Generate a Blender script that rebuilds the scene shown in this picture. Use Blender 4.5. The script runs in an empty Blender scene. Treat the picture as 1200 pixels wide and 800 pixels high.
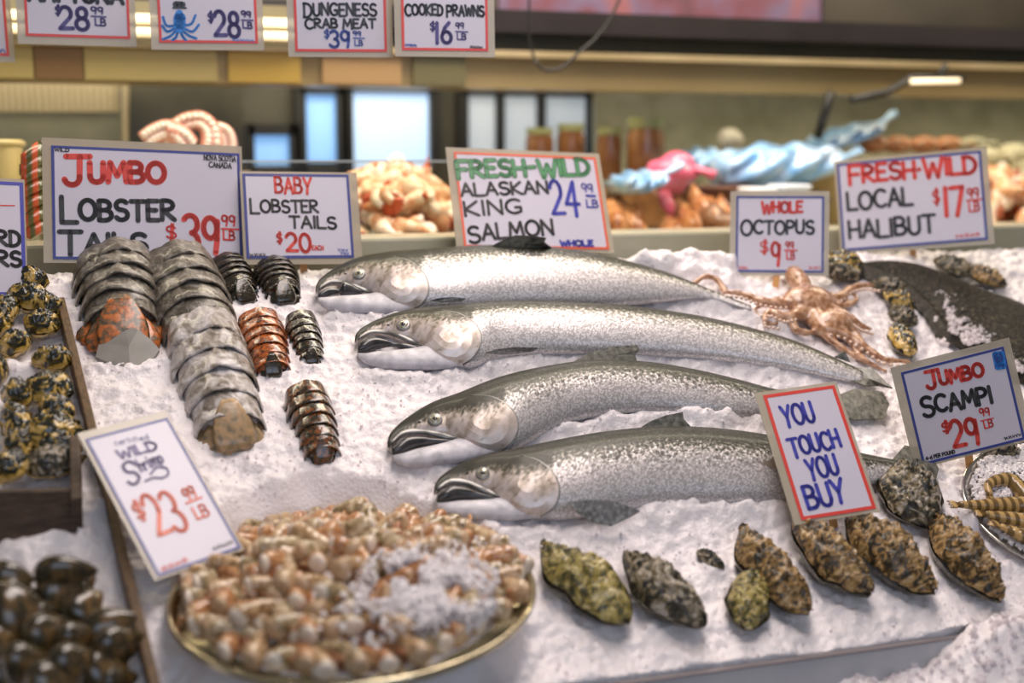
import bpy, math, random
import numpy as np
from math import sin, cos, radians, pi
from mathutils import Vector, Matrix
from mathutils.bvhtree import BVHTree

random.seed(7)
S = bpy.context.scene
COL = S.collection

# ------------------------------------------------------------ camera
F = 1500.0                       # focal length in pixels of the 1200x800 frame
PITCH, YAW = radians(8.2), radians(18.3)
CAM = np.array([0, 0, 1.55])
cd = bpy.data.cameras.new('camera'); cam = bpy.data.objects.new('camera', cd); COL.objects.link(cam)
cam.location = CAM
cam.rotation_euler = (pi / 2 - PITCH, 0, -YAW)
cd.sensor_width = 36; cd.lens = 36 * F / 1200; cd.clip_start = 0.05
cd.dof.use_dof = True; cd.dof.focus_distance = 1.83; cd.dof.aperture_fstop = 1.7
S.camera = cam

# ------------------------------------------------------------ world, lights, exposure
w = bpy.data.worlds.new('world'); S.world = w; w.use_nodes = True
bg = w.node_tree.nodes['Background']
bg.inputs[0].default_value = (0.95, 0.9, 0.84, 1); bg.inputs[1].default_value = 0.15


def area(name, loc, target, sx, sy, power, color):
    l = bpy.data.lights.new(name, 'AREA'); l.shape = 'RECTANGLE'; l.size = sx; l.size_y = sy
    l.energy = power; l.color = color
    o = bpy.data.objects.new(name, l); COL.objects.link(o); o.location = loc
    o.rotation_euler = (Vector(target) - Vector(loc)).to_track_quat('-Z', 'Y').to_euler()
    return o


area('case_light_over_ice', (0.8, 1.65, 2.75), (0.7, 1.7, 1.1), 2.2, 0.6, 32, (1.0, 0.875, 0.815))
area('market_daylight', (0.2, -2.2, 2.4), (0.5, 1.5, 1.0), 3.0, 1.6, 26, (0.62, 0.76, 1.0))
area('rear_case_light', (1.0, 2.45, 2.3), (1.0, 2.95, 1.4), 3.4, 0.25, 34, (1.0, 0.87, 0.64))
area('fascia_strip_light', (1.2, 2.91, 1.742), (1.2, 3.02, 1.3), 3.6, 0.05, 4.2, (1.0, 0.88, 0.62))  # added fill, hidden behind the fascia to brighten the rear wall
S.view_settings.view_transform = 'Standard'; S.view_settings.look = 'None'
S.view_settings.gamma = 1; S.view_settings.use_curve_mapping = False
S.view_settings.exposure = 0.1

# ------------------------------------------------------------ the place's planes
FW = np.array([sin(YAW) * cos(PITCH), cos(YAW) * cos(PITCH), -sin(PITCH)])
RT = np.array([cos(YAW), -sin(YAW), 0.0]); UP = np.cross(RT, FW)
TILT = radians(30)
N = np.array([0, -sin(TILT), cos(TILT)]); V = np.array([0, cos(TILT), sin(TILT)]); U = np.array([1.0, 0, 0])


def ray(px, py): return FW + RT * (px - 600) / F - UP * (py - 400) / F
def at_depth(px, py, d): return CAM + ray(px, py) * d


ORI = at_depth(600, 560, 1.70)          # a point of the sloping ice bed


def P(px, py, lift=0.0):                # point on the sloping bed (or parallel above it)
    r = ray(px, py); t = ((ORI + N * lift - CAM) @ N) / (r @ N)
    return CAM + r * t


def D(px, py, lift=0.0):
    r = ray(px, py); return ((ORI + N * lift - CAM) @ N) / (r @ N)


def UVB(px, py, lift=0.0):
    p = P(px, py, lift) - ORI; return p @ U, p @ V


def BED(u, v, lift=0.0): return ORI + U * u + V * v + N * lift
def Q(px, py, Y):                       # point on the upright plane y = Y
    r = ray(px, py); return CAM + r * ((Y - CAM[1]) / r[1])


def proj(p):
    d = np.asarray(p) - CAM; z = d @ FW; return 600 + F * (d @ RT) / z, 400 - F * (d @ UP) / z


# ------------------------------------------------------------ helpers
def link(o, parent=None):
    COL.objects.link(o)
    if parent is not None: o.parent = parent
    return o


def tag(o, label=None, cat=None, group=None, kind=None):
    if label: o['label'] = label
    if cat: o['category'] = cat
    if group: o['group'] = group
    if kind: o['kind'] = kind
    return o


def empty(name, loc=(0, 0, 0), label=None, cat=None, group=None, mat=None):
    o = bpy.data.objects.new(name, None); o.empty_display_size = 0.02; link(o)
    if mat is not None: o.matrix_basis = mat
    else: o.location = loc
    return tag(o, label, cat, group)


def copy_tree(o, parent=None):
    c = o.copy(); COL.objects.link(c)
    if parent is not None: c.parent = parent
    for ch in o.children: copy_tree(ch, c)
    return c


def frame(a, b, lift=0.0):
    """matrix: origin at pixel a on the bed, X toward pixel b, Z along the bed normal"""
    p, q = P(*a, lift), P(*b, lift); x = q - p; L = np.linalg.norm(x); x = x / L
    y = np.cross(N, x)
    m = Matrix(((x[0], y[0], N[0], p[0]), (x[1], y[1], N[1], p[1]), (x[2], y[2], N[2], p[2]), (0, 0, 0, 1)))
    return m, L


class MB:
    def __init__(s): s.v = []; s.f = []; s.attr = {}
    def add(s, vs, fs):
        b = len(s.v); s.v.extend([tuple(map(float, p)) for p in vs]); s.f.extend([tuple(i + b for i in f) for f in fs])
    def box(s, c, h, M3=None):
        c = np.array(c, float); ax = np.eye(3) if M3 is None else np.array(M3, float)
        vs = [c + ax[0] * h[0] * i + ax[1] * h[1] * j + ax[2] * h[2] * k for i in (-1, 1) for j in (-1, 1) for k in (-1, 1)]
        s.add(vs, [(0, 1, 3, 2), (4, 6, 7, 5), (0, 4, 5, 1), (2, 3, 7, 6), (0, 2, 6, 4), (1, 5, 7, 3)])
    def rings(s, rs, caps=True, closed=True):
        n = len(rs[0]); vs = [p for r in rs for p in r]; fs = []
        for i in range(len(rs) - 1):
            for j in range(n if closed else n - 1):
                k = (j + 1) % n
                fs.append((i * n + j, i * n + k, (i + 1) * n + k, (i + 1) * n + j))
        if caps and closed:
            fs.append(tuple(range(n))[::-1]); fs.append(tuple(range((len(rs) - 1) * n, len(rs) * n)))
        s.add(vs, fs)
    def tube(s, pts, rad, seg=8, flat=1.0, upv=(0, 0, 1)):
        pts = [np.array(p, float) for p in pts]; rs = []
        if np.isscalar(rad): rad = [rad] * len(pts)
        up0 = np.array(upv, float)
        for i, p in enumerate(pts):
            t = pts[min(i + 1, len(pts) - 1)] - pts[max(i - 1, 0)]; t = t / (np.linalg.norm(t) + 1e-9)
            a = np.cross(up0, t)
            if np.linalg.norm(a) < 1e-3: a = np.cross(np.array([1.0, 0.1, 0]), t)
            a /= np.linalg.norm(a); b = np.cross(t, a)
            rs.append([p + (a * cos(q) + b * sin(q) * flat) * rad[i] for q in np.linspace(0, 2 * pi, seg, endpoint=False)])
        s.rings(rs)
    def blob(s, c, r, seg=14, rn=9, M3=None, fn=None):
        c = np.array(c, float); ax = np.eye(3) if M3 is None else np.array(M3, float); rs = []
        for i in range(rn + 1):
            th = pi * (0.03 + 0.94 * i / rn)
            ring = []
            for q in np.linspace(0, 2 * pi, seg, endpoint=False):
                l = np.array([sin(th) * cos(q), sin(th) * sin(q), cos(th)])
                if fn is not None: l = l * fn(l)
                ring.append(c + ax[0] * l[0] * r[0] + ax[1] * l[1] * r[1] + ax[2] * l[2] * r[2])
            rs.append(ring[::-1])
        s.rings(rs)
    def build(s, name, mat, parent=None, smooth=True, world=False, bevel=0, sub=0, flat_from=None):
        vs = s.v
        if world and parent is not None:
            o0 = parent.matrix_basis.inverted(); vs = [tuple(o0 @ Vector(p)) for p in vs]
        me = bpy.data.meshes.new(name); me.from_pydata(vs, [], s.f); me.update()
        if smooth: me.shade_smooth()
        if flat_from is not None:
            k = np.ones(len(s.f), bool); k[flat_from:] = False; me.polygons.foreach_set('use_smooth', k)
            me.materials.append(mat); me.materials.append(ICEBIT); me.polygons.foreach_set('material_index', (~k).astype(np.int32))
        if flat_from is None: me.materials.append(mat)
        for k, val in s.attr.items():
            if len(np.shape(val)) == 2:
                a = me.attributes.new(k, 'FLOAT_VECTOR', 'POINT'); a.data.foreach_set('vector', np.array(val, np.float32).ravel())
            else:
                a = me.attributes.new(k, 'FLOAT', 'POINT'); a.data.foreach_set('value', np.array(val, np.float32))
        o = bpy.data.objects.new(name, me); link(o, parent)
        if bevel:
            m = o.modifiers.new('bevel', 'BEVEL'); m.width = bevel; m.segments = 2; m.limit_method = 'ANGLE'
        if sub:
            m = o.modifiers.new('sub', 'SUBSURF'); m.levels = sub; m.render_levels = sub
        return o


def vnoise(x, y, seed=0):
    x = np.asarray(x, float); y = np.asarray(y, float)
    xi = np.floor(x).astype(np.int64); yi = np.floor(y).astype(np.int64); fx = x - xi; fy = y - yi
    fx = fx * fx * (3 - 2 * fx); fy = fy * fy * (3 - 2 * fy)
    def h(a, b):
        n = (a * 374761393 + b * 668265263 + seed * 1442695041) & 0x7fffffff
        n = ((n ^ (n >> 13)) * 1274126177) & 0x7fffffff
        return ((n ^ (n >> 16)) & 0xffff) / 65535.0
    return (h(xi, yi) * (1 - fx) + h(xi + 1, yi) * fx) * (1 - fy) + (h(xi, yi + 1) * (1 - fx) + h(xi + 1, yi + 1) * fx) * fy


def interp(pts, n):
    """smooth resample of a polyline of tuples to n points"""
    p = np.array(pts, float); d = np.r_[0, np.cumsum(np.linalg.norm(np.diff(p, axis=0), axis=1))]
    t = np.linspace(0, d[-1], n)
    tang = np.gradient(p, d, axis=0) if len(p) > 2 else np.repeat((p[1:] - p[:1]) / d[-1], 2, 0)
    out = []
    for q in t:
        i = min(max(np.searchsorted(d, q) - 1, 0), len(d) - 2); h = d[i + 1] - d[i]; s = (q - d[i]) / h
        out.append((2 * s**3 - 3 * s**2 + 1) * p[i] + (s**3 - 2 * s**2 + s) * h * tang[i] + (-2 * s**3 + 3 * s**2) * p[i + 1] + (s**3 - s**2) * h * tang[i + 1])
    return np.array(out)


# ------------------------------------------------------------ materials
def pm(name, stops, scale=20, detail=4, dist=0.0, rough=0.5, metal=0.0, bump=0.0, bscale=None, sss=0.0, coat=0.0,
       trans=0.0, emit=None, estr=0.0, alpha=None, spec=0.5, tex='noise', coord='Object', stretch=None, srad=(0.01, 0.006, 0.004)):
    m = bpy.data.materials.new(name); m.use_nodes = True
    nt = m.node_tree; nd = nt.nodes; L = nt.links; b = nd['Principled BSDF']
    b.inputs['Roughness'].default_value = rough; b.inputs['Metallic'].default_value = metal
    b.inputs['Specular IOR Level'].default_value = spec
    b.inputs['Coat Weight'].default_value = coat; b.inputs['Coat Roughness'].default_value = 0.12
    b.inputs['Transmission Weight'].default_value = trans
    if sss:
        b.inputs['Subsurface Weight'].default_value = sss; b.inputs['Subsurface Radius'].default_value = srad
        b.inputs['Subsurface Scale'].default_value = 1.0
    if alpha is not None: b.inputs['Alpha'].default_value = alpha
    tc = nd.new('ShaderNodeTexCoord'); vec = tc.outputs[coord]
    if stretch:
        mp = nd.new('ShaderNodeMapping'); mp.inputs['Scale'].default_value = stretch; L.new(vec, mp.inputs[0]); vec = mp.outputs[0]
    if not isinstance(stops[0], (tuple, list)):
        stops = [(0.3, tuple(c * 0.94 for c in stops)), (0.7, stops)]
    if tex == 'wave':
        t = nd.new('ShaderNodeTexWave'); t.inputs['Scale'].default_value = scale; t.inputs['Distortion'].default_value = dist
        t.inputs['Detail'].default_value = detail
    elif tex == 'voronoi':
        t = nd.new('ShaderNodeTexVoronoi'); t.inputs['Scale'].default_value = scale
    else:
        t = nd.new('ShaderNodeTexNoise'); t.inputs['Scale'].default_value = scale; t.inputs['Detail'].default_value = detail
        t.inputs['Distortion'].default_value = dist
    L.new(vec, t.inputs['Vector'])
    r = nd.new('ShaderNodeValToRGB'); cr = r.color_ramp
    while len(cr.elements) < len(stops): cr.elements.new(0.5)
    for e, (p, c) in zip(cr.elements, stops): e.position = p; e.color = (*c, 1)
    L.new(t.outputs['Distance' if tex == 'voronoi' else ('Color' if tex == 'wave' else 'Fac')], r.inputs[0]); L.new(r.outputs[0], b.inputs['Base Color'])
    if emit:
        b.inputs['Emission Color'].default_value = (*emit, 1); b.inputs['Emission Strength'].default_value = estr
    if bump:
        n2 = nd.new('ShaderNodeTexNoise'); n2.inputs['Scale'].default_value = bscale or scale; n2.inputs['Detail'].default_value = 5
        L.new(vec, n2.inputs['Vector'])
        bp = nd.new('ShaderNodeBump'); bp.inputs['Strength'].default_value = bump; bp.inputs['Distance'].default_value = 0.004
        L.new(n2.outputs['Fac'], bp.inputs['Height']); L.new(bp.outputs[0], b.inputs['Normal'])
    return m


def ice_material():
    m = bpy.data.materials.new('crushed_ice'); m.use_nodes = True
    nt = m.node_tree; nd = nt.nodes; L = nt.links; b = nd['Principled BSDF']
    tc = nd.new('ShaderNodeTexCoord')
    b.inputs['Roughness'].default_value = 0.42
    b.inputs['Base Color'].default_value = (0.84, 0.785, 0.80, 1)
    n1 = nd.new('ShaderNodeTexVoronoi'); n1.inputs['Scale'].default_value = 190
    n2 = nd.new('ShaderNodeTexNoise'); n2.inputs['Scale'].default_value = 70; n2.inputs['Detail'].default_value = 6
    for t in (n1, n2): L.new(tc.outputs['Object'], t.inputs['Vector'])
    mx = nd.new('ShaderNodeMath'); mx.operation = 'MULTIPLY_ADD'; mx.inputs[1].default_value = 0.5
    L.new(n1.outputs['Distance'], mx.inputs[0]); L.new(n2.outputs['Fac'], mx.inputs[2])
    bp = nd.new('ShaderNodeBump'); bp.inputs['Strength'].default_value = 0.4; bp.inputs['Distance'].default_value = 0.004
    L.new(mx.outputs[0], bp.inputs['Height']); L.new(bp.outputs[0], b.inputs['Normal'])
    return m


def fish_material(name, edge=0.62, spot=1.0, flank=1.0):
    """silver flank, dark back, spots and scale rows; 'back' runs 0 belly to 1 ridge, 'scaly' is 0 on the head"""
    m = bpy.data.materials.new(name); m.use_nodes = True
    nt = m.node_tree; nd = nt.nodes; L = nt.links; b = nd['Principled BSDF']
    b.inputs['Roughness'].default_value = 0.38; b.inputs['Metallic'].default_value = 0.3
    b.inputs['Coat Weight'].default_value = 0.2; b.inputs['Coat Roughness'].default_value = 0.18
    def attr(k): n_ = nd.new('ShaderNodeAttribute'); n_.attribute_name = k; return n_
    at, av, asc = attr('back'), attr('skin'), attr('scaly')
    def math_(op, x, y, z=None):
        n_ = nd.new('ShaderNodeMath'); n_.operation = op
        for i, q in enumerate((x, y, z)):
            if q is None: continue
            if isinstance(q, (int, float)): n_.inputs[i].default_value = q
            else: L.new(q, n_.inputs[i])
        return n_.outputs[0]
    def rng_(x, f0, f1, t0=0.0, t1=1.0):
        n_ = nd.new('ShaderNodeMapRange'); L.new(x, n_.inputs[0])
        for k, q in zip(('From Min', 'From Max', 'To Min', 'To Max'), (f0, f1, t0, t1)): n_.inputs[k].default_value = q
        return n_.outputs[0]
    nz = nd.new('ShaderNodeTexNoise'); nz.inputs['Scale'].default_value = 170; nz.inputs['Detail'].default_value = 6; L.new(av.outputs['Vector'], nz.inputs['Vector'])
    tt = math_('MULTIPLY_ADD', rng_(nz.outputs['Fac'], 0.3, 0.7, -0.09, 0.15), 1.0, at.outputs['Fac'])
    r = nd.new('ShaderNodeValToRGB'); cr = r.color_ramp; f = flank
    st = [(0.15, (0.80 * f, 0.76 * f, 0.77 * f)), (edge - 0.18, (0.72 * f, 0.67 * f, 0.68 * f)), (edge, (0.50, 0.47, 0.46)), (edge + 0.11, (0.13, 0.125, 0.10)), (edge + 0.20, (0.018, 0.019, 0.011))]
    while len(cr.elements) < len(st): cr.elements.new(0.5)
    for e, (p, c) in zip(cr.elements, st): e.position = p; e.color = (*c, 1)
    L.new(tt, r.inputs[0])
    # head: bronze and silver blotches over the same dark crown
    nh = nd.new('ShaderNodeTexNoise'); nh.inputs['Scale'].default_value = 55; nh.inputs['Detail'].default_value = 4; nh.inputs['Distortion'].default_value = 0.6; L.new(av.outputs['Vector'], nh.inputs['Vector'])
    rh = nd.new('ShaderNodeValToRGB'); ch = rh.color_ramp
    sh = [(0.32, (0.30, 0.25, 0.18)), (0.45, (0.66, 0.60, 0.52)), (0.60, (0.78, 0.74, 0.72)), (0.75, (0.86, 0.83, 0.82))]
    while len(ch.elements) < len(sh): ch.elements.new(0.5)
    for e, (p, c) in zip(ch.elements, sh): e.position = p; e.color = (*c, 1)
    L.new(nh.outputs['Fac'], rh.inputs[0])
    hm = nd.new('ShaderNodeMix'); hm.data_type = 'RGBA'; hm.blend_type = 'MULTIPLY'; hm.inputs['Factor'].default_value = 0.85; L.new(r.outputs[0], hm.inputs['A']); L.new(rh.outputs[0], hm.inputs['B'])
    br = nd.new('ShaderNodeMix'); br.data_type = 'RGBA'; br.blend_type = 'MULTIPLY'; br.inputs['Factor'].default_value = 1; L.new(hm.outputs['Result'], br.inputs['A']); br.inputs['B'].default_value = (1.25, 1.22, 1.2, 1)
    hb = nd.new('ShaderNodeMix'); hb.data_type = 'RGBA'; L.new(asc.outputs['Fac'], hb.inputs['Factor']); L.new(br.outputs['Result'], hb.inputs['A']); L.new(r.outputs[0], hb.inputs['B'])
    vs = nd.new('ShaderNodeTexVoronoi'); vs.inputs['Scale'].default_value = 105; L.new(av.outputs['Vector'], vs.inputs['Vector'])
    lt = rng_(vs.outputs['Distance'], 0.42, 0.32)
    nz2 = nd.new('ShaderNodeTexNoise'); nz2.inputs['Scale'].default_value = 26; L.new(av.outputs['Vector'], nz2.inputs['Vector'])
    sp = math_('MULTIPLY', lt, rng_(at.outputs['Fac'], edge - 0.24, edge - 0.02)); sp = math_('MULTIPLY', sp, rng_(nz2.outputs['Fac'], 0.36, 0.46)); sp = math_('MULTIPLY', sp, asc.outputs['Fac']); sp = math_('MULTIPLY', sp, 0.85 * spot)
    mix = nd.new('ShaderNodeMix'); mix.data_type = 'RGBA'; L.new(sp, mix.inputs['Factor']); L.new(hb.outputs['Result'], mix.inputs['A']); mix.inputs['B'].default_value = (0.045, 0.045, 0.04, 1)
    sc = nd.new('ShaderNodeTexVoronoi'); sc.inputs['Scale'].default_value = 300; L.new(av.outputs['Vector'], sc.inputs['Vector'])
    dk = rng_(sc.outputs['Distance'], 0.20, 0.70, 1.12, 0.62); sm = nd.new('ShaderNodeMix'); sm.data_type = 'FLOAT'; L.new(asc.outputs['Fac'], sm.inputs[0]); sm.inputs[2].default_value = 1.0; L.new(dk, sm.inputs[3])
    mul = nd.new('ShaderNodeMix'); mul.data_type = 'RGBA'; mul.blend_type = 'MULTIPLY'; mul.inputs['Factor'].default_value = 1.0; L.new(mix.outputs['Result'], mul.inputs['A']); L.new(sm.outputs[0], mul.inputs['B'])
    n3 = nd.new('ShaderNodeTexNoise'); n3.inputs['Scale'].default_value = 230; n3.inputs['Detail'].default_value = 3; L.new(av.outputs['Vector'], n3.inputs['Vector'])
    m3 = nd.new('ShaderNodeMix'); m3.data_type = 'RGBA'; m3.blend_type = 'MULTIPLY'
    L.new(math_('MULTIPLY', rng_(at.outputs['Fac'], edge - 0.30, edge + 0.02), asc.outputs['Fac']), m3.inputs['Factor']); L.new(mul.outputs['Result'], m3.inputs['A']); L.new(rng_(n3.outputs['Fac'], 0.36, 0.62, 0.25, 1.9), m3.inputs['B'])
    L.new(m3.outputs['Result'], b.inputs['Base Color'])
    L.new(rng_(at.outputs['Fac'], edge - 0.1, edge + 0.15, 0.36, 0.55), b.inputs['Roughness'])
    hh = math_('MULTIPLY', sc.outputs['Distance'], asc.outputs['Fac'])
    bp = nd.new('ShaderNodeBump'); bp.inputs['Strength'].default_value = 0.22; bp.inputs['Distance'].default_value = 0.0012; bp.invert = True
    L.new(hh, bp.inputs['Height']); L.new(bp.outputs[0], b.inputs['Normal'])
    return m


def glass_material(name, tint, fac):
    m = bpy.data.materials.new(name); m.use_nodes = True
    nt = m.node_tree; nd = nt.nodes; L = nt.links; nd.remove(nd['Principled BSDF'])
    tr = nd.new('ShaderNodeBsdfTransparent'); tr.inputs[0].default_value = (*tint, 1)
    gl = nd.new('ShaderNodeBsdfGlossy'); gl.inputs['Roughness'].default_value = 0.08
    mx = nd.new('ShaderNodeMixShader'); mx.inputs[0].default_value = fac
    L.new(tr.outputs[0], mx.inputs[1]); L.new(gl.outputs[0], mx.inputs[2])
    L.new(mx.outputs[0], nd['Material Output'].inputs[0])
    return m


def striped(name, c1, c2, scale, axis='X', rough=0.25, coat=0.5):
    """bands across the length of a shelled body, with blotches"""
    st = {'X': (1, 0.15, 0.15)}[axis]
    return pm(name, [(0.35, c1), (0.5, tuple((a + b) / 2 for a, b in zip(c1, c2))), (0.65, c2)], scale=scale, detail=2, dist=2.0, rough=rough,
              coat=coat, tex='wave', stretch=st, bump=0.15, bscale=90)


ICE = ice_material()


def ice_bit_material():
    m = bpy.data.materials.new('ice_bits'); m.use_nodes = True; nt = m.node_tree; nd = nt.nodes; L = nt.links; b = nd['Principled BSDF']
    b.inputs['Base Color'].default_value = (0.90, 0.85, 0.87, 1); b.inputs['Roughness'].default_value = 0.25
    t = nd.new('ShaderNodeBsdfTranslucent'); t.inputs[0].default_value = (0.96, 0.92, 0.94, 1)
    x = nd.new('ShaderNodeBsdfTransparent'); x.inputs[0].default_value = (1, 1, 1, 1)
    m1 = nd.new('ShaderNodeMixShader'); m1.inputs[0].default_value = 0.5; L.new(b.outputs[0], m1.inputs[1]); L.new(t.outputs[0], m1.inputs[2])
    m2 = nd.new('ShaderNodeMixShader'); m2.inputs[0].default_value = 0.18; L.new(m1.outputs[0], m2.inputs[1]); L.new(x.outputs[0], m2.inputs[2])
    L.new(m2.outputs[0], nd['Material Output'].inputs[0])
    return m


ICEBIT = ice_bit_material()
ICELUMP = pm('ice_lumps', (0.90, 0.85, 0.86), scale=200, rough=0.35)
PAPER = pm('sign_paper', (0.66, 0.62, 0.72), scale=8, rough=0.35, coat=0.35)
SLEEVE = pm('laminate_margin', (0.56, 0.49, 0.38), scale=30, rough=0.2, alpha=0.72, coat=0.4)
INK = {k: pm('ink_' + k, c, scale=60, rough=0.4, coat=0.3) for k, c in dict(
    red=(0.72, 0.055, 0.04), black=(0.03, 0.028, 0.03), blue=(0.05, 0.055, 0.42), green=(0.10, 0.32, 0.14), navy=(0.035, 0.05, 0.27),
    orange=(0.78, 0.12, 0.05), purple=(0.075, 0.05, 0.22), sky=(0.02, 0.22, 0.70), darkgreen=(0.03, 0.11, 0.05), mark=(0.06, 0.10, 0.42)).items()}
WOODSTICK = pm('wooden_stick', [(0.3, (0.55, 0.24, 0.07)), (0.7, (0.72, 0.38, 0.13))], scale=12, rough=0.55, stretch=(6, 6, 1))
DARKWOOD = pm('dark_wood', [(0.3, (0.035, 0.02, 0.012)), (0.7, (0.10, 0.06, 0.035))], scale=42, rough=0.6, stretch=(1, 5, 5), bump=0.2, bscale=90)
MIDWOOD = pm('divider_wood', [(0.3, (0.06, 0.032, 0.012)), (0.7, (0.16, 0.085, 0.03))], scale=54, rough=0.55, stretch=(4, 1, 4), bump=0.2, bscale=108)
STEEL = pm('pan_steel', (0.72, 0.66, 0.52), scale=30, rough=0.22, metal=1.0)
BLACKM = pm('black_metal', (0.02, 0.02, 0.02), scale=20, rough=0.4, metal=0.3)

# ------------------------------------------------------------ room and counter (structure)
def struct(o): o['kind'] = 'structure'; return o


b = MB(); b.box((1, 2, -0.05), (6, 6, 0.05)); struct(b.build('floor', pm('wet_concrete', [(0.3, (0.12, 0.11, 0.10)), (0.7, (0.2, 0.19, 0.17))], scale=3, rough=0.4), smooth=False))
OLIVE = pm('olive_backboard', [(0.3, (0.10, 0.095, 0.05)), (0.7, (0.16, 0.15, 0.085))], scale=9, rough=0.45, bump=0.2, bscale=60)
YB = 3.35
b = MB(); z0, z1 = 0.0, 3.2
b.box((1.2, YB + 0.06, 1.6), (3.2, 0.05, 1.6)); struct(b.build('wall_back', pm('dark_wall', [(0.3, (0.035, 0.034, 0.022)), (0.7, (0.065, 0.06, 0.04))], scale=6, rough=0.5), smooth=False))

# outside windows mirrored in the back glass, put into glowing panes
PANEBLUE = pm('window_blue', (0.3, 0.5, 0.8), scale=3, rough=0.2, emit=(0.20, 0.50, 1.0), estr=0.62)
PANEPALE = pm('window_pale', (0.5, 0.6, 0.7), scale=3, rough=0.2, emit=(0.42, 0.66, 1.0), estr=0.80)
PANEGREY = pm('window_grey', (0.5, 0.55, 0.6), scale=3, rough=0.2, emit=(0.58, 0.66, 0.74), estr=0.42)


def window(n, x0, x1, y0, y1, pane, bars=()):
    a, c = Q(x0, y0, YB), Q(x1, y1, YB); r = empty('window_%d' % n, ((a + c) / 2)); struct(r)
    m = MB(); m.box(((a[0] + c[0]) / 2, YB + 0.005, (a[2] + c[2]) / 2), (abs(c[0] - a[0]) / 2, 0.008, abs(a[2] - c[2]) / 2)); m.build('pane', pane, r, smooth=False, world=True)
    f = MB(); t = 0.014; xs = (a[0], c[0]) if a[0] < c[0] else (c[0], a[0]); zs = (c[2], a[2])
    for x in xs: f.box((x, YB - 0.005, sum(zs) / 2), (t, 0.022, (zs[1] - zs[0]) / 2 + t))
    for z in zs: f.box((sum(xs) / 2, YB - 0.005, z), ((xs[1] - xs[0]) / 2, 0.022, t))
    for bx in bars:
        q = Q(bx, (y0 + y1) / 2, YB); f.box((q[0], YB - 0.004, sum(zs) / 2), (0.011, 0.02, (zs[1] - zs[0]) / 2))
    f.build('window_frame', BLACKM, r, smooth=False, world=True)


window(1, 350, 400, 104, 196, PANEBLUE)
window(2, 405, 508, 102, 205, PANEPALE)
window(3, 540, 690, 106, 200, PANEGREY, bars=(584, 632))
window(4, 290, 345, 152, 200, PANEBLUE)

# rear case back, grey-olive and leaning
def quadbox(name, pts, t, mat, parent=None):
    p = [np.array(q) for q in pts]; nn = np.cross(p[1] - p[0], p[3] - p[0]); nn /= np.linalg.norm(nn)
    m = MB(); m.add(p + [q - nn * t for q in p], [(0, 1, 2, 3), (7, 6, 5, 4), (0, 4, 5, 1), (1, 5, 6, 2), (2, 6, 7, 3), (3, 7, 4, 0)])
    return m.build(name, mat, parent, smooth=False, world=parent is not None)


REAR = pm('brushed_rear_panel', [(0.3, (0.30, 0.285, 0.19)), (0.7, (0.44, 0.42, 0.30))], scale=14, rough=0.35, metal=0.3, bump=0.2, bscale=40)
pl = quadbox('wall_right', [Q(697, 240, 3.05), Q(1500, 240, 3.05), Q(1500, 95, 3.25), Q(697, 95, 3.25)], 0.02, REAR); struct(pl)
BEIGE = pm('ribbed_beige', [(0.35, (0.28, 0.23, 0.13)), (0.65, (0.52, 0.44, 0.30))], scale=22, dist=1.5, rough=0.5, tex='wave', coord='Object', stretch=(1, 1, 1.4))
GREY = pm('dull_glass', [(0.3, (0.17, 0.165, 0.10)), (0.7, (0.26, 0.25, 0.17))], scale=7, rough=0.25)
struct(quadbox('wall_left', [Q(-150, 215, 3.2), Q(144, 215, 3.2), Q(144, 132, 3.2), Q(-150, 132, 3.2)], 0.02, GREY))
struct(quadbox('trim_1', [Q(-150, 131, 3.18), Q(140, 131, 3.18), Q(140, 88, 3.18), Q(-150, 88, 3.18)], 0.02, BEIGE))  # ceiling reflection put into the ribbed beige colour of a panel
struct(quadbox('wall_side', [Q(152, 215, 3.22), Q(285, 215, 3.22), Q(285, 92, 3.22), Q(152, 92, 3.22)], 0.02,
               pm('dull_glass_dark', [(0.3, (0.022, 0.021, 0.013)), (0.7, (0.055, 0.05, 0.032))], scale=9, rough=0.3)))
struct(quadbox('trim_2', [Q(143, 215, 3.16), Q(151, 215, 3.16), Q(151, 90, 3.16), Q(143, 90, 3.16)], 0.02, BEIGE))

# header: dark rail, bright lip and metal fascia, running the length of the case
YH = 2.75
def zof(py, Y, px=890): return Q(px, py, Y)[2]
def slab(name, y0, y1, Y, depth, mat, x0=-1.2, x1=3.4):
    za, zb = zof(y0, Y), zof(y1, Y); m = MB(); m.box(((x0 + x1) / 2, Y + depth / 2, (za + zb) / 2), ((x1 - x0) / 2, depth / 2, (za - zb) / 2))
    return struct(m.build(name, mat, smooth=False))


slab('trim_3', 22, 47, YH - 0.03, 0.25, pm('rail_dark', [(0.3, (0.012, 0.010, 0.010)), (0.7, (0.028, 0.023, 0.026))], scale=3, rough=0.3, metal=0.2))
slab('trim_4', 47, 67, YH, 0.2, pm('rail_green_black', [(0.3, (0.008, 0.009, 0.006)), (0.7, (0.018, 0.018, 0.012))], scale=5, rough=0.35))
slab('trim_5', 67, 74, YH - 0.045, 0.06, pm('rail_lip', [(0.3, (0.40, 0.31, 0.17)), (0.7, (0.55, 0.44, 0.27))], scale=6, rough=0.3, metal=0.5))
FAS = pm('fascia_metal', [(0.25, (0.14, 0.105, 0.045)), (0.5, (0.24, 0.18, 0.085)), (0.75, (0.33, 0.25, 0.13))], scale=1.6, detail=2, rough=0.35, metal=0.35)
slab('trim_6', 74, 109, YH - 0.02, 0.12, FAS)
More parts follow.
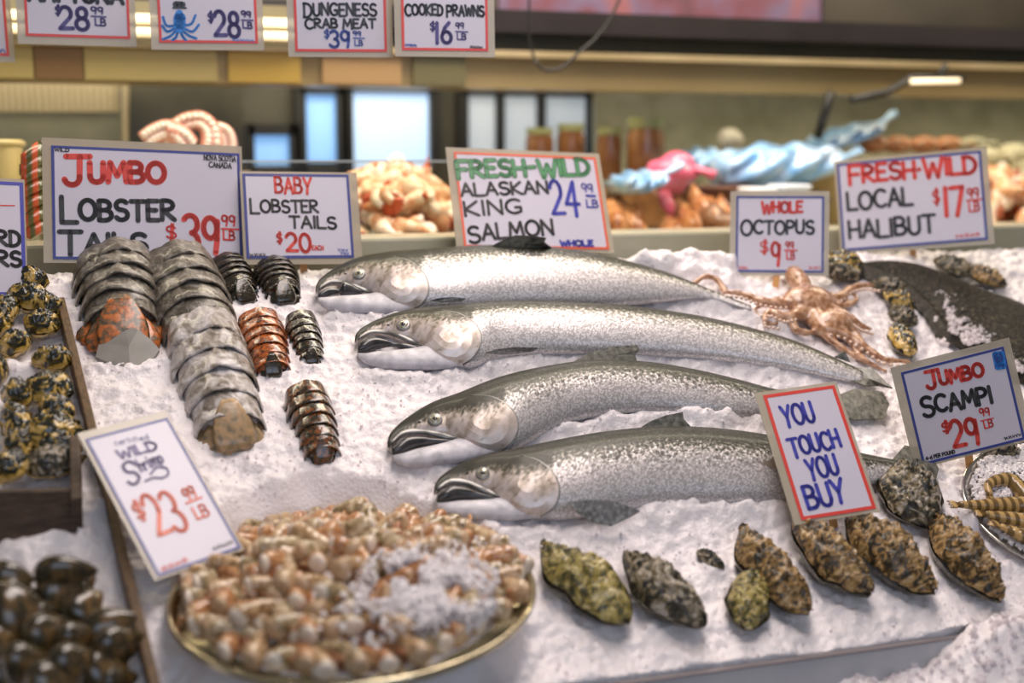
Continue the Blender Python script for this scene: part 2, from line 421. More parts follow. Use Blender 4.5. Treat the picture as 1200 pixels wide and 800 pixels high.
# reflections in the steel fascia, put into coloured boards along its left
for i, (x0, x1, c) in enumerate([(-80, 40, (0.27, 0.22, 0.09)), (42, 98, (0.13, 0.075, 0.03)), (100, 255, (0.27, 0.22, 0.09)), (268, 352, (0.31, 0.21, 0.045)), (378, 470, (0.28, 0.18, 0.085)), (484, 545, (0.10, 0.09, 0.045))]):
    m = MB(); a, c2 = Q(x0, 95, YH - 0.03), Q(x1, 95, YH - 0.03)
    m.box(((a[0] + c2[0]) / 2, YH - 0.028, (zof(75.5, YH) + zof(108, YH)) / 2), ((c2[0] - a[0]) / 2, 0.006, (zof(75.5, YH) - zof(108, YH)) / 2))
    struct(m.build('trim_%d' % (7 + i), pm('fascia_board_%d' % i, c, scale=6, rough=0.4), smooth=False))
# boarding above the rail: rose-lilac on the left, brown on the right
struct(quadbox('wall_above', [Q(585, 34, 2.95), Q(965, 34, 2.95), Q(965, -60, 2.95), Q(585, -60, 2.95)], 0.02,
               pm('rose_board', [(0.34, (0.03, 0.02, 0.03)), (0.46, (0.11, 0.035, 0.055)), (0.56, (0.10, 0.07, 0.13)), (0.68, (0.17, 0.06, 0.075))], scale=6, detail=2, rough=0.4)))
struct(quadbox('wall_upper', [Q(965, 40, 2.94), Q(1500, 40, 2.94), Q(1500, -90, 2.94), Q(965, -90, 2.94)], 0.02,
               pm('brown_board', [(0.3, (0.012, 0.009, 0.006)), (0.7, (0.028, 0.021, 0.014))], scale=4, rough=0.5)))

# raised rear deck behind the ice and its pale green front ledge
ZD = 1.375
PALE = pm('pale_green_ledge', [(0.3, (0.42, 0.40, 0.28)), (0.7, (0.54, 0.51, 0.38))], scale=5, rough=0.25)
t = empty('display_counter', (0.6, 1.7, 0.0), 'long sloping fish counter carrying the bed of crushed ice', 'counter')
m = MB(); m.box((0.9, 2.72, ZD - 0.02), (2.4, 0.50, 0.02)); m.build('rear_deck', pm('deck_ice_green', [(0.3, (0.38, 0.36, 0.24)), (0.7, (0.55, 0.52, 0.38))], scale=12, rough=0.4, bump=0.3), t, smooth=False, world=True)
m = MB(); m.box((0.9, 2.135, 1.382), (2.4, 0.055, 0.036)); m.build('ledge', PALE, t, smooth=False, world=True, bevel=0.006)
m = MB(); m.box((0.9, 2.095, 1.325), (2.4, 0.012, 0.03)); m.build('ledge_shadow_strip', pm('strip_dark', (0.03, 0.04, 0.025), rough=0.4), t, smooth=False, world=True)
c = BED(0.3, 0.08, -0.075)
m = MB(); m.box(c, (1.5, 0.47, 0.02), [U, V, N]); m.build('sloping_deck', pm('deck_steel', (0.4, 0.4, 0.4), rough=0.3, metal=0.8), t, smooth=False, world=True)
m = MB(); m.box((0.9, 1.75, 0.40), (2.2, 0.52, 0.40)); m.build('counter_body', pm('counter_body', (0.12, 0.12, 0.12), rough=0.4), t, smooth=False, world=True)
p = BED(0, -0.343, 0.004)
LIPM = pm('frosted_lip', [(0.3, (0.40, 0.42, 0.47)), (0.7, (0.52, 0.53, 0.56))], scale=7, rough=0.22, coat=0.4, alpha=0.85)
m = MB(); m.box((p[0] + 0.12, p[1] - 0.004, p[2] - 0.05), (0.83, 0.004, 0.05)); m.build('front_lip', LIPM, t, smooth=False, world=True, bevel=0.001)
m = MB(); m.box((p[0] + 0.12, p[1] - 0.004, p[2] + 0.0005), (0.83, 0.0045, 0.001)); m.build('lip_edge', pm('lip_edge', (0.22, 0.19, 0.2), rough=0.3), t, smooth=False, world=True)
m = MB(); m.box((0.4, p[1] - 0.06, p[2] - 0.085), (1.6, 0.055, 0.008)); m.build('front_shelf', pm('shelf_steel', (0.3, 0.3, 0.3), rough=0.35, metal=0.7), t, smooth=False, world=True)
m = MB(); m.box((0.4, p[1] - 0.122, p[2] - 0.10), (1.6, 0.008, 0.03)); m.build('front_edge', pm('front_edge_dark', (0.03, 0.027, 0.02), rough=0.5), t, smooth=False, world=True, bevel=0.003)

# ------------------------------------------------------------ crushed ice
RIDGES = []      # (polyline in bed coordinates, height, width)
def ridge(pts, h, wd): RIDGES.append((np.array([UVB(*q) for q in pts]), h, wd))


# ice heaped against the bellies of the fish and over the tails
ridge([(395, 372), (450, 377), (500, 378)], 0.012, 0.018)
ridge([(430, 442), (490, 446), (545, 440), (570, 434)], 0.010, 0.016)
ridge([(575, 424), (640, 420), (700, 420), (780, 422), (860, 428), (930, 437)], 0.016, 0.018)
ridge([(478, 548), (540, 548), (585, 536), (620, 512)], 0.012, 0.016)
ridge([(628, 512), (680, 500), (740, 492), (820, 493), (880, 497)], 0.016, 0.016)
ridge([(530, 612), (590, 622), (650, 624)], 0.010, 0.018)
ridge([(760, 604), (820, 602), (890, 600), (960, 585)], 0.020, 0.026)
ridge([(790, 345), (850, 362), (920, 388)], 0.020, 0.022)
ridge([(740, 318), (800, 322), (850, 330)], 0.020, 0.02)
ridge([(960, 440), (1000, 450)], 0.014, 0.02)
ridge([(755, 312), (850, 312)], 0.03, 0.02)
ridge([(1000, 380), (985, 360)], 0.015, 0.025)
ridge([(110, 430), (160, 436), (190, 425)], 0.012, 0.018)
ridge([(200, 470), (225, 530)], 0.008, 0.02)
ridge([(12, 440), (30, 438)], 0.028, 0.020)
ridge([(30, 650), (90, 625), (110, 600)], 0.02, 0.03)
ridge([(1130, 770), (1200, 740), (1240, 730)], 0.02, 0.03)
ridge([(1114, 580), (1122, 600), (1134, 618)], 0.020, 0.014)
ridge([(830, 655), (835, 668)], 0.010, 0.016)
PANC = None


def seg_d(u, v, a, b):
    ab = b - a; l2 = ab @ ab + 1e-9
    t = np.clip(((u - a[0]) * ab[0] + (v - a[1]) * ab[1]) / l2, 0, 1)
    return np.hypot(u - a[0] - t * ab[0], v - a[1] - t * ab[1])


# shrimp pan placing: less tilted than the bed, propped by the ice under it
PAN_TILT = radians(8)
hd = np.array([sin(YAW), cos(YAW), 0])
PN = -hd * sin(PAN_TILT) + np.array([0, 0, 1]) * cos(PAN_TILT)
PX = RT.copy(); PY = np.cross(PN, PX)
PC = at_depth(415, 694, 1.455)
PR = 212 / F * 1.455


def ice_h(u, v):
    h = (vnoise(u * 9, v * 9, 1) - 0.5) * 0.012 + (vnoise(u * 30, v * 30, 2) - 0.5) * 0.008 + (vnoise(u * 80, v * 80, 3) - 0.5) * 0.006 \
        + (vnoise(u * 170, v * 170, 4) - 0.5) * 0.006
    for pl_, hh, wd in RIDGES:
        d = np.full(np.shape(u), 9.0)
        for a, c in zip(pl_[:-1], pl_[1:]): d = np.minimum(d, seg_d(u, v, a, c))
        h = h + hh * np.exp(-(d / wd) ** 2) * (0.75 + 0.5 * vnoise(u * 40, v * 40, 9))
    # bed filled up under the pan
    base = ORI[None, :] + np.asarray(u).reshape(-1, 1) * U + np.asarray(v).reshape(-1, 1) * V
    rel = base - PC; lam = -(rel @ PN) / (N @ PN) - 0.026
    hit = rel + lam[:, None] * N; rad = np.hypot(hit @ PX, hit @ PY).reshape(np.shape(u)); lam = lam.reshape(np.shape(u))
    k = np.clip((PR * 1.02 - rad) / (PR * 0.18), 0, 1); k = k * k * (3 - 2 * k)
    h = np.where(lam > h, h + (lam - h) * k, np.minimum(h, lam + 0.002 + np.clip(rad - PR * 0.97, 0, 1) * 1.1 + np.clip((rad - PR) / 0.03, 0, 1) * (vnoise(u * 30, v * 30, 12) * 0.02)))
    # ridge of ice at the very back, crumbling edge in front
    return h


def grid_ice(name, u0, u1, v0, v1, step, hf, label):
    us = np.arange(u0, u1 + step / 2, step); vs = np.arange(v0, v1 + step / 2, step)
    gu, gv = np.meshgrid(us, vs); h = hf(gu.ravel(), gv.ravel()); ed = gv.ravel() < v0 + step * 0.5; h[ed] = -0.04
    gv[0, :] += step * 0.9
    pts = ORI[None, :] + gu.reshape(-1, 1) * U + gv.reshape(-1, 1) * V + h[:, None] * N
    nx, ny = len(us), len(vs); idx = np.arange(nx * ny).reshape(ny, nx)
    fs = np.stack([idx[:-1, :-1], idx[:-1, 1:], idx[1:, 1:], idx[1:, :-1]], -1).reshape(-1, 4)
    return pts, fs


rng = np.random.default_rng(3)


def granules(pts, r0, r1):
    """jagged little ice lumps, one octahedron each"""
    n = len(pts); base = np.array([(1, 0, 0), (-1, 0, 0), (0, 1, 0), (0, -1, 0), (0, 0, 1), (0, 0, -1)], float)
    fc = np.array([(0, 2, 4), (2, 1, 4), (1, 3, 4), (3, 0, 4), (2, 0, 5), (1, 2, 5), (3, 1, 5), (0, 3, 5)])
    q = rng.normal(size=(n, 4)); q /= np.linalg.norm(q, axis=1)[:, None]; w_, x, y, z = q.T
    R = np.stack([np.stack([1 - 2 * (y * y + z * z), 2 * (x * y - z * w_), 2 * (x * z + y * w_)], -1),
                  np.stack([2 * (x * y + z * w_), 1 - 2 * (x * x + z * z), 2 * (y * z - x * w_)], -1),
                  np.stack([2 * (x * z - y * w_), 2 * (y * z + x * w_), 1 - 2 * (x * x + y * y)], -1)], 1)
    s = rng.uniform(r0, r1, (n, 1, 1)) * rng.uniform(0.6, 1.3, (n, 6, 1))
    vs = pts[:, None, :] + np.einsum('nij,kj->nki', R, base) * s
    fs = fc[None] + (np.arange(n) * 6)[:, None, None]
    return vs.reshape(-1, 3), fs.reshape(-1, 3)


pts, fs = grid_ice('ice', -1.0, 1.45, -0.338, 0.502, 0.0036, ice_h, '')
m = MB(); m.v = pts.tolist(); m.f = fs.tolist()
gu = rng.uniform(-0.7, 1.2, 3500); gv = rng.uniform(-0.335, 0.498, 3500)
gh = ice_h(gu, gv); gp = ORI[None] + gu[:, None] * U + gv[:, None] * V + (gh[:, None] + 0.0005) * N
vs, f3 = granules(gp, 0.0012, 0.0032); o = len(m.v); nf0 = len(m.f); m.v += vs.tolist(); m.f += (f3 + o).tolist()
ice = m.build('crushed_ice', ICE, flat_from=nf0); tag(ice, 'wide sloping bed of white crushed ice under the seafood', 'ice', kind='stuff')
# loose ice spilled on the lower front shelf
us = np.arange(0.02, 1.3, 0.006); ys = np.arange(0, 0.118, 0.005); gu, gy = np.meshgrid(us, ys)
p0 = BED(0, -0.343, 0.004)
hh = 0.014 + (0.045 * np.clip((gu - 0.0) / 0.4, 0, 1) + 0.085 * np.clip((gu - 0.40) / 0.16, 0, 1)) * (0.62 + 0.38 * vnoise(gu * 12, gy * 12, 5)) * np.clip(gy / 0.085, 0.10, 1) + (vnoise(gu * 60, gy * 60, 6) - 0.5) * 0.014 + (vnoise(gu * 150, gy * 150, 8) - 0.5) * 0.008
pts = np.stack([ORI[0] + gu.ravel(), p0[1] - 0.122 + gy.ravel(), p0[2] - 0.085 + hh.ravel()], -1)
ny, nx = gu.shape; idx = np.arange(nx * ny).reshape(ny, nx)
m = MB(); m.v = pts.tolist(); m.f = np.stack([idx[:-1, :-1], idx[:-1, 1:], idx[1:, 1:], idx[1:, :-1]], -1).reshape(-1, 4).tolist()
sel = rng.integers(0, len(pts), 2500); vs, f3 = granules(pts[sel] + rng.normal(0, 0.002, (2500, 3)), 0.002, 0.006)
o = len(m.v); nf0 = len(m.f); m.v += vs.tolist(); m.f += (f3 + o).tolist()
tag(m.build('spilled_ice', ICE, flat_from=nf0), 'loose ice spilled on the front shelf below the lip', 'ice', kind='stuff')


# ------------------------------------------------------------ salmon
EYEW = pm('fish_eye_ring', (0.50, 0.47, 0.34), scale=80, rough=0.2, metal=0.5, coat=1)
EYEB = pm('fish_pupil', (0.02, 0.02, 0.022), scale=80, rough=0.06, coat=1)
MOUTH = pm('fish_mouth', [(0.35, (0.012, 0.011, 0.012)), (0.7, (0.06, 0.058, 0.065))], scale=60, rough=0.3, coat=0.6)
JAW = pm('fish_jaw', [(0.3, (0.40, 0.39, 0.43)), (0.7, (0.70, 0.67, 0.72))], scale=70, rough=0.5, metal=0.0, coat=0.2)
LIP = pm('fish_lip', [(0.3, (0.10, 0.10, 0.09)), (0.7, (0.42, 0.40, 0.39))], scale=30, rough=0.28, metal=0.3, coat=0.5)
HEADM = pm('gill_cover_skin', [(0.28, (0.22, 0.20, 0.15)), (0.42, (0.55, 0.50, 0.43)), (0.55, (0.72, 0.68, 0.64)), (0.75, (0.82, 0.78, 0.76))], scale=28, detail=5, dist=0.7, rough=0.3, metal=0.4, coat=0.5, bump=0.25, bscale=50)
FIN = pm('fin_skin', [(0.3, (0.05, 0.05, 0.04)), (0.7, (0.24, 0.23, 0.19))], scale=24, rough=0.4, coat=0.4, stretch=(5, 1, 5), bump=0.3, bscale=80)
FINP = pm('pale_fin_skin', [(0.3, (0.10, 0.10, 0.10)), (0.55, (0.22, 0.22, 0.22)), (0.8, (0.50, 0.49, 0.51))], scale=60, rough=0.35, coat=0.4, stretch=(3, 1, 3))
TD = [(0.0, -0.01), (0.02, -0.055), (0.095, -0.125), (0.22, -0.20), (0.39, -0.27), (0.58, -0.305)]
TL = [(0.0, 0.075), (0.02, 0.06), (0.12, 0.0), (0.25, 0.01), (0.35, 0.05), (0.46, 0.085), (0.55, 0.15), (0.66, 0.235), (0.8, 0.262), (0.95, 0.27)]
TJ0 = [(0.015, 0.115), (0.06, 0.12), (0.2, 0.105), (0.33, 0.10), (0.46, 0.09), (0.62, 0.06), (0.8, 0.06)]
TJ1 = [(0.015, 0.145), (0.05, 0.19), (0.13, 0.232), (0.24, 0.258), (0.37, 0.265), (0.5, 0.27), (0.7, 0.265), (0.84, 0.24)]
TM0 = [(0.02, 0.055), (0.12, -0.01), (0.25, 0.0), (0.36, 0.04), (0.47, 0.075), (0.52, 0.095)]
TM1 = [(0.02, 0.12), (0.08, 0.135), (0.2, 0.12), (0.33, 0.112), (0.45, 0.115), (0.52, 0.115)]


def loft(dor, ven, lift, wr, n=60, seg=28, shrink=1.0, pw=1.0):
    """lofted body between an upper and a lower outline lying on the bed plane; wr: thickness/half-height along it"""
    d = interp(dor, n); v_ = interp(ven, n); dt, vt = d[:, 1].copy(), v_[:, 1].copy(); qs = np.linspace(0, 2 * pi, seg, endpoint=False)
    for it in range(4):                      # the rounded flank must show within the two outlines
        rs = []; back = []; skin = []; arc = 0; prev = None
        for i in range(n):
            a, c = P(*d[i], lift), P(*v_[i], lift); mid = (a + c) / 2; h = (a - c) / 2
            s = i / (n - 1); k = np.interp(s, *wr) * np.linalg.norm(h)
            if prev is not None: arc += np.linalg.norm(mid - prev)
            prev = mid; hl = np.linalg.norm(h)
            ring = [mid + h * cos(q) + N * k * np.sign(sin(q)) * abs(sin(q)) ** pw for q in qs]
            back += [0.5 + 0.5 * cos(q) for q in qs]; skin += [(arc, (q if q < pi else 2 * pi - q) / pi * hl * 2.6, 0) for q in qs]
            ys = [proj(p)[1] for p in ring]
            if it < 3:
                e0, e1 = dt[i] - min(ys), vt[i] - max(ys)
                if d[i, 1] + e0 < v_[i, 1] + e1 - 1.0: d[i, 1] += e0; v_[i, 1] += e1
            rs.append(ring[::-1])
    # rings were reversed, so reverse attributes ring-wise too
    bk = np.array(back).reshape(n, seg)[:, ::-1].ravel(); sk = np.array(skin).reshape(n, seg, 3)[:, ::-1].reshape(-1, 3)
    m = MB(); m.rings(rs); m.attr['back'] = bk; m.attr['skin'] = sk
    return m


def sheet(outline, hit, t, nrm=None, near=None):
    """a thin solid plate whose outline (pixels) is carried onto the surface by hit(px,py)"""
    top = [hit(*q) for q in outline]; c = np.mean([p for p, _ in top], axis=0); cn = np.mean([k for _, k in top], axis=0); cn /= np.linalg.norm(cn)
    m = MB(); n = len(top)
    rs = [[p - k * 0.002 for p, k in top], [p + k * t for p, k in top]]
    m.rings(rs, caps=False)
    cc = hit(*np.mean(np.array(outline), axis=0)); inner = []
    k0 = len(m.v)
    for f in (0.75, 0.5, 0.25):
        ring = []
        for q in outline:
            qq = np.array(q) * f + np.mean(np.array(outline), axis=0) * (1 - f); p, k = hit(*qq); ring.append(p + k * t * 1.15)
        inner.append(ring)
    allr = [rs[1]] + inner
    for a, c2 in zip(allr[:-1], allr[1:]): m.rings([a, c2], caps=False)
    m.add(inner[-1] + [cc[0] + cc[1] * t * 1.15], [(i, (i + 1) % n, n) for i in range(n)])
    if near is not None:                     # carry the skin coordinates of the body under the plate
        vv3, bkv, skv = near; pb, ps = [], []
        for q in m.v:
            dd = np.linalg.norm(vv3 - np.array(q), axis=1); ix = np.argpartition(dd, 5)[:5]; wt = 1 / (dd[ix] + 1e-4); wt /= wt.sum(); pb.append(bkv[ix] @ wt); ps.append(wt @ skv[ix])
        m.attr = {'back': np.array(pb), 'skin': np.array(ps), 'scaly': np.zeros(len(pb))}
    return m


def fin_plate(pts_px, lift_edges, thick=0.002, root=None):
    """fan-like fin: list of (px,py,lift); thin solid with a ridge"""
    p = [P(x, y, l) for x, y, l in pts_px]; n = len(p); c = np.mean(p, axis=0)
    m = MB(); nn = N * thick
    top = [q + nn for q in p]; bot = [q - nn for q in p]
    m.add(top + [c + nn * 2], [(i, (i + 1) % n, n) for i in range(n)])
    m.add(bot + [c - nn * 2], [((i + 1) % n, i, n) for i in range(n)])
    m.rings([bot, top], caps=False)
    return m


def salmon(label, nose, gill, ys, dor, ven, wr, mat, lift, open_=1.0, dorsal=None, pectoral=None, tail=None, pect_mat=None, jaw=True, adipose=None):
    Nn = np.array(nose, float); G = np.array(gill, float); ex = G - Nn; L = np.linalg.norm(ex); e1 = ex / L; e2 = np.array([-e1[1], e1[0]])
    yu, yd = ys
    def T(x, y, op=0): return tuple(Nn + e1 * x * L + e2 * y * L * (yu if y < 0 else yd))
    gap = lambda y0, y: y0 + (y - y0) * open_
    dd = [T(*q) for q in TD] + dor
    vv = [T(*q) for q in TL] + ven
    root = empty('salmon', P(*((Nn + G) / 2)), label, 'fish', 'whole salmon on the ice')
    wl = ([0, 0.02, 0.08, 0.2, 0.8, 1.0], wr)
    mb = loft(dd, vv, lift, wl, n=130, seg=40, shrink=0.97)
    vp = np.array([proj(q) for q in mb.v]); al = ((vp - Nn) @ e1) / L; ac = ((vp - Nn) @ e2) / L
    mb.attr['scaly'] = np.clip((al - 0.93 + np.clip(np.abs(ac + 0.02) - 0.08, 0, 1) * 1.1) / 0.06, 0, 1)
    mb.attr['back'] = mb.attr['back'] + (0.34 * np.clip(1 - al / 0.34, 0, 1) + 0.15) * (ac < 0.05) * (al < 0.95)
    body = mb.build('body', mat, root, world=True); bkv = mb.attr['back']; skv = mb.attr['skin']; vv3 = np.array(mb.v)
    bv = BVHTree.FromPolygons([Vector(v) for v in mb.v], mb.f)
    def hit(px, py):
        r = Vector(ray(px, py)); h = bv.ray_cast(Vector(CAM), r.normalized())
        if h[0] is None:
            h = bv.find_nearest(Vector(P(px, py, lift)))
        nn = np.array(h[1]); nn = nn if nn @ np.array(r) < 0 else -nn
        return np.array(h[0]), nn
    if jaw:
        j0 = [T(x, y * (0.55 + 0.45 * open_)) for x, y in TJ0]; j1 = [T(x, y) for x, y in TJ1]
        mj = loft(j0, j1, lift - 0.002, ([0, 0.1, 0.4, 1], [0.5, 0.7, 0.72, 0.35]), n=36, seg=20); mj.build('lower_jaw', JAW, root, world=True)
        m0 = [T(*q) for q in TM0]; m1 = [T(x, y * (0.6 + 0.4 * open_)) for x, y in TM1]
        mm = loft(m0, m1, lift + 0.002, ([0, 0.2, 0.6, 1], [0.8, 1.1, 1.3, 0.8]), n=24, seg=16); mm.build('mouth', MOUTH, root, world=True)
    # gill cover plate with a raised rear rim
    gc = [T(*q) for q in [(0.52, -0.17), (0.70, -0.245), (0.86, -0.195), (0.965, -0.09), (1.0, 0.0), (0.99, 0.10), (0.93, 0.18), (0.84, 0.22), (0.68, 0.19), (0.58, 0.11), (0.5, 0.03), (0.47, -0.08)]]
    sheet([tuple(q) for q in interp(gc + [gc[0]], 61)[:-1]], hit, 0.0020, near=(vv3, bkv, skv)).build('gill_cover', mat, root, world=True)
    rim = [T(*q) for q in [(0.70, -0.26), (0.86, -0.205), (0.97, -0.095), (1.008, 0.0), (0.998, 0.10), (0.94, 0.19), (0.86, 0.235)]]
    rr = MB(); rr.tube([hit(*q)[0] for q in interp(rim, 30)], 0.0016, 8); rr.build('gill_edge', LIP if True else FIN, root, world=True)
    ck = [T(*q) for q in [(0.30, -0.03), (0.40, -0.055), (0.50, -0.02), (0.56, 0.07), (0.50, 0.05), (0.40, 0.0)]]
    sheet([tuple(q) for q in interp(ck + [ck[0]], 31)[:-1]], hit, 0.0012, near=(vv3, bkv, skv)).build('cheek', mat, root, world=True)
    # upper lip bone along the mouth
    mx = [T(*q) for q in [(0.025, 0.015), (0.12, -0.045), (0.25, -0.04), (0.36, 0.0), (0.46, 0.045), (0.535, 0.075)]]
    lp = MB(); lp.tube([hit(*q)[0] for q in interp(mx, 22)], np.interp(np.linspace(0, 1, 22), [0, 0.1, 0.5, 0.85, 1], [0.0020, 0.0038, 0.0050, 0.0066, 0.0024]), 10, flat=0.6, upv=N); lp.build('upper_lip', LIP, root, world=True)
    # eye: pale ring, dark pupil
    ec, en = hit(*T(0.39, -0.11)); er = 0.042 * L * D(*T(0.39, -0.11)) / F
    a1 = np.cross(en, [0.1, 0.2, 1.0]); a1 /= np.linalg.norm(a1); a2 = np.cross(en, a1)
    for k, (nm, rad_, hgt, mt) in enumerate((('eye', er * 1.35, er * 0.32, LIP), ('eye_ring', er, er * 0.5, EYEW), ('pupil', er * 0.66, er * 0.60, EYEB))):
        e = MB(); e.blob(ec + en * 0.0004, (rad_, rad_, hgt), 20, 10, [a1, a2, en]); e.build(nm, mt, root if k == 0 else eye, world=k == 0) if k == 0 else None
        if k == 0: eye = root.children[-1]
        else:
            e2_ = MB(); e2_.v = [tuple(root.matrix_basis.inverted() @ Vector(q)) for q in e.v]; e2_.f = e.f; e2_.build(nm, mt, eye)
    # nostril
    nc, nn_ = hit(*T(0.27, -0.115)); e = MB(); e.blob(nc, (er * 0.3, er * 0.22, er * 0.2), 10, 6, [a1, a2, nn_]); e.build('nostril', EYEB, root, world=True)
    for nm, pp, mt in (('dorsal_fin', dorsal, FIN), ('pectoral_fin', pectoral, pect_mat or FINP), ('tail_fin', tail, FIN), ('adipose_fin', adipose, FIN)):
        if pp: fin_plate(pp, None, 0.0009).build(nm, mt, root, smooth=False, world=True)
    return root


FA, FB, FC_, FD = (fish_material('salmon_skin_%d' % i, ed, sp, fl_) for i, (ed, sp, fl_) in enumerate(((0.52, 0.7, 0.93), (0.54, 0.5, 1.03), (0.46, 1.0, 0.82), (0.46, 1.0, 0.88))))
WR = [0.75, 0.72, 0.62, 0.52, 0.46, 0.4]
salmon('rearmost silver salmon, nearest the green and black king salmon sign', (370, 336), (501, 333), (0.97, 0.95),
       [(500, 291), (560, 287), (620, 287), (680, 294), (740, 307), (790, 322), (830, 338), (880, 358)],
       [(540, 368), (600, 365), (660, 363), (720, 360), (770, 355), (830, 350), (880, 364)], WR, FA, 0.018, 0.6,
       dorsal=[(572, 291, 0.045), (588, 282, 0.06), (604, 276, 0.07), (625, 277, 0.074), (640, 279, 0.072), (638, 284, 0.065), (648, 292, 0.045), (610, 296, 0.043)],
       pectoral=[(505, 352, 0.045), (515, 349.5, 0.05), (530, 348.5, 0.05), (546, 350, 0.048), (540, 352.5, 0.045), (520, 353.5, 0.045)])
salmon('second silver salmon from the back, mouth agape, gleaming flank, whole head clear of the ice', (416, 394), (562, 391), (0.75, 1.05),
       [(530, 357), (572, 353), (620, 352), (700, 355), (760, 361), (820, 370), (880, 384), (930, 399), (980, 420), (1010, 434)],
       [(580, 424), (640, 417), (700, 417), (780, 419), (850, 424), (900, 430), (940, 436), (980, 444), (1010, 450)], WR, FB, 0.018, 1.15,
       pectoral=[(569, 413.5, 0.035), (584, 409.5, 0.042), (604, 407, 0.044), (630, 408, 0.042), (624, 411.5, 0.036), (606, 414, 0.03), (586, 415, 0.03)],
       tail=[(1000, 430, 0.02), (1022, 432, 0.03), (1046, 455, 0.03), (1030, 452, 0.02), (1014, 452, 0.02), (996, 446, 0.018)],
       adipose=[(978, 418, 0.02), (990, 412, 0.03), (996, 424, 0.02)])
salmon('third salmon from the back, head pointing down, spotted back, dorsal fin raised', (454, 517), (604, 489), (0.88, 0.98),
       [(580, 442), (640, 428), (700, 421), (760, 424), (820, 434), (870, 446), (900, 454), (940, 461), (985, 465)],
       [(620, 522), (660, 500), (700, 490), (740, 485), (820, 486), (870, 490), (910, 490), (950, 488), (985, 486)], WR, FC_, 0.016, 0.85,
       dorsal=[(672, 424, 0.022), (690, 414, 0.03), (715, 407, 0.036), (747, 404, 0.04), (749, 410, 0.036), (744, 416, 0.03), (748, 428, 0.022), (706, 430, 0.02)],
       tail=[(980, 464, 0.016), (1000, 456, 0.02), (1034, 459, 0.024), (1042, 474, 0.02), (1036, 490, 0.016), (1002, 492, 0.012), (982, 488, 0.012)])
salmon('frontmost salmon, nearest the shrimp tray, dark olive back and side fin spread', (509, 570), (654, 571), (0.98, 1.0),
       [(645, 516), (700, 506), (760, 500), (820, 500), (870, 505), (920, 513), (970, 522), (1020, 533), (1056, 540)],
       [(680, 608), (740, 599), (800, 594), (860, 593), (920, 588), (970, 578), (1020, 568), (1056, 562)], WR, FD, 0.016, 1.1,
       dorsal=[(748, 503, 0.022), (762, 494, 0.03), (780, 487, 0.036), (800, 483, 0.038), (801, 491, 0.032), (812, 503, 0.022), (780, 508, 0.02)],
       pectoral=[(666, 589, 0.05), (690, 586, 0.05), (722, 588, 0.045), (750, 599, 0.034), (734, 608, 0.03), (716, 616, 0.026), (694, 612, 0.03), (676, 600, 0.042)],
       tail=[(1046, 538, 0.018), (1060, 522, 0.02), (1090, 528, 0.02), (1100, 550, 0.016), (1094, 572, 0.012), (1062, 572, 0.012), (1046, 562, 0.014)])

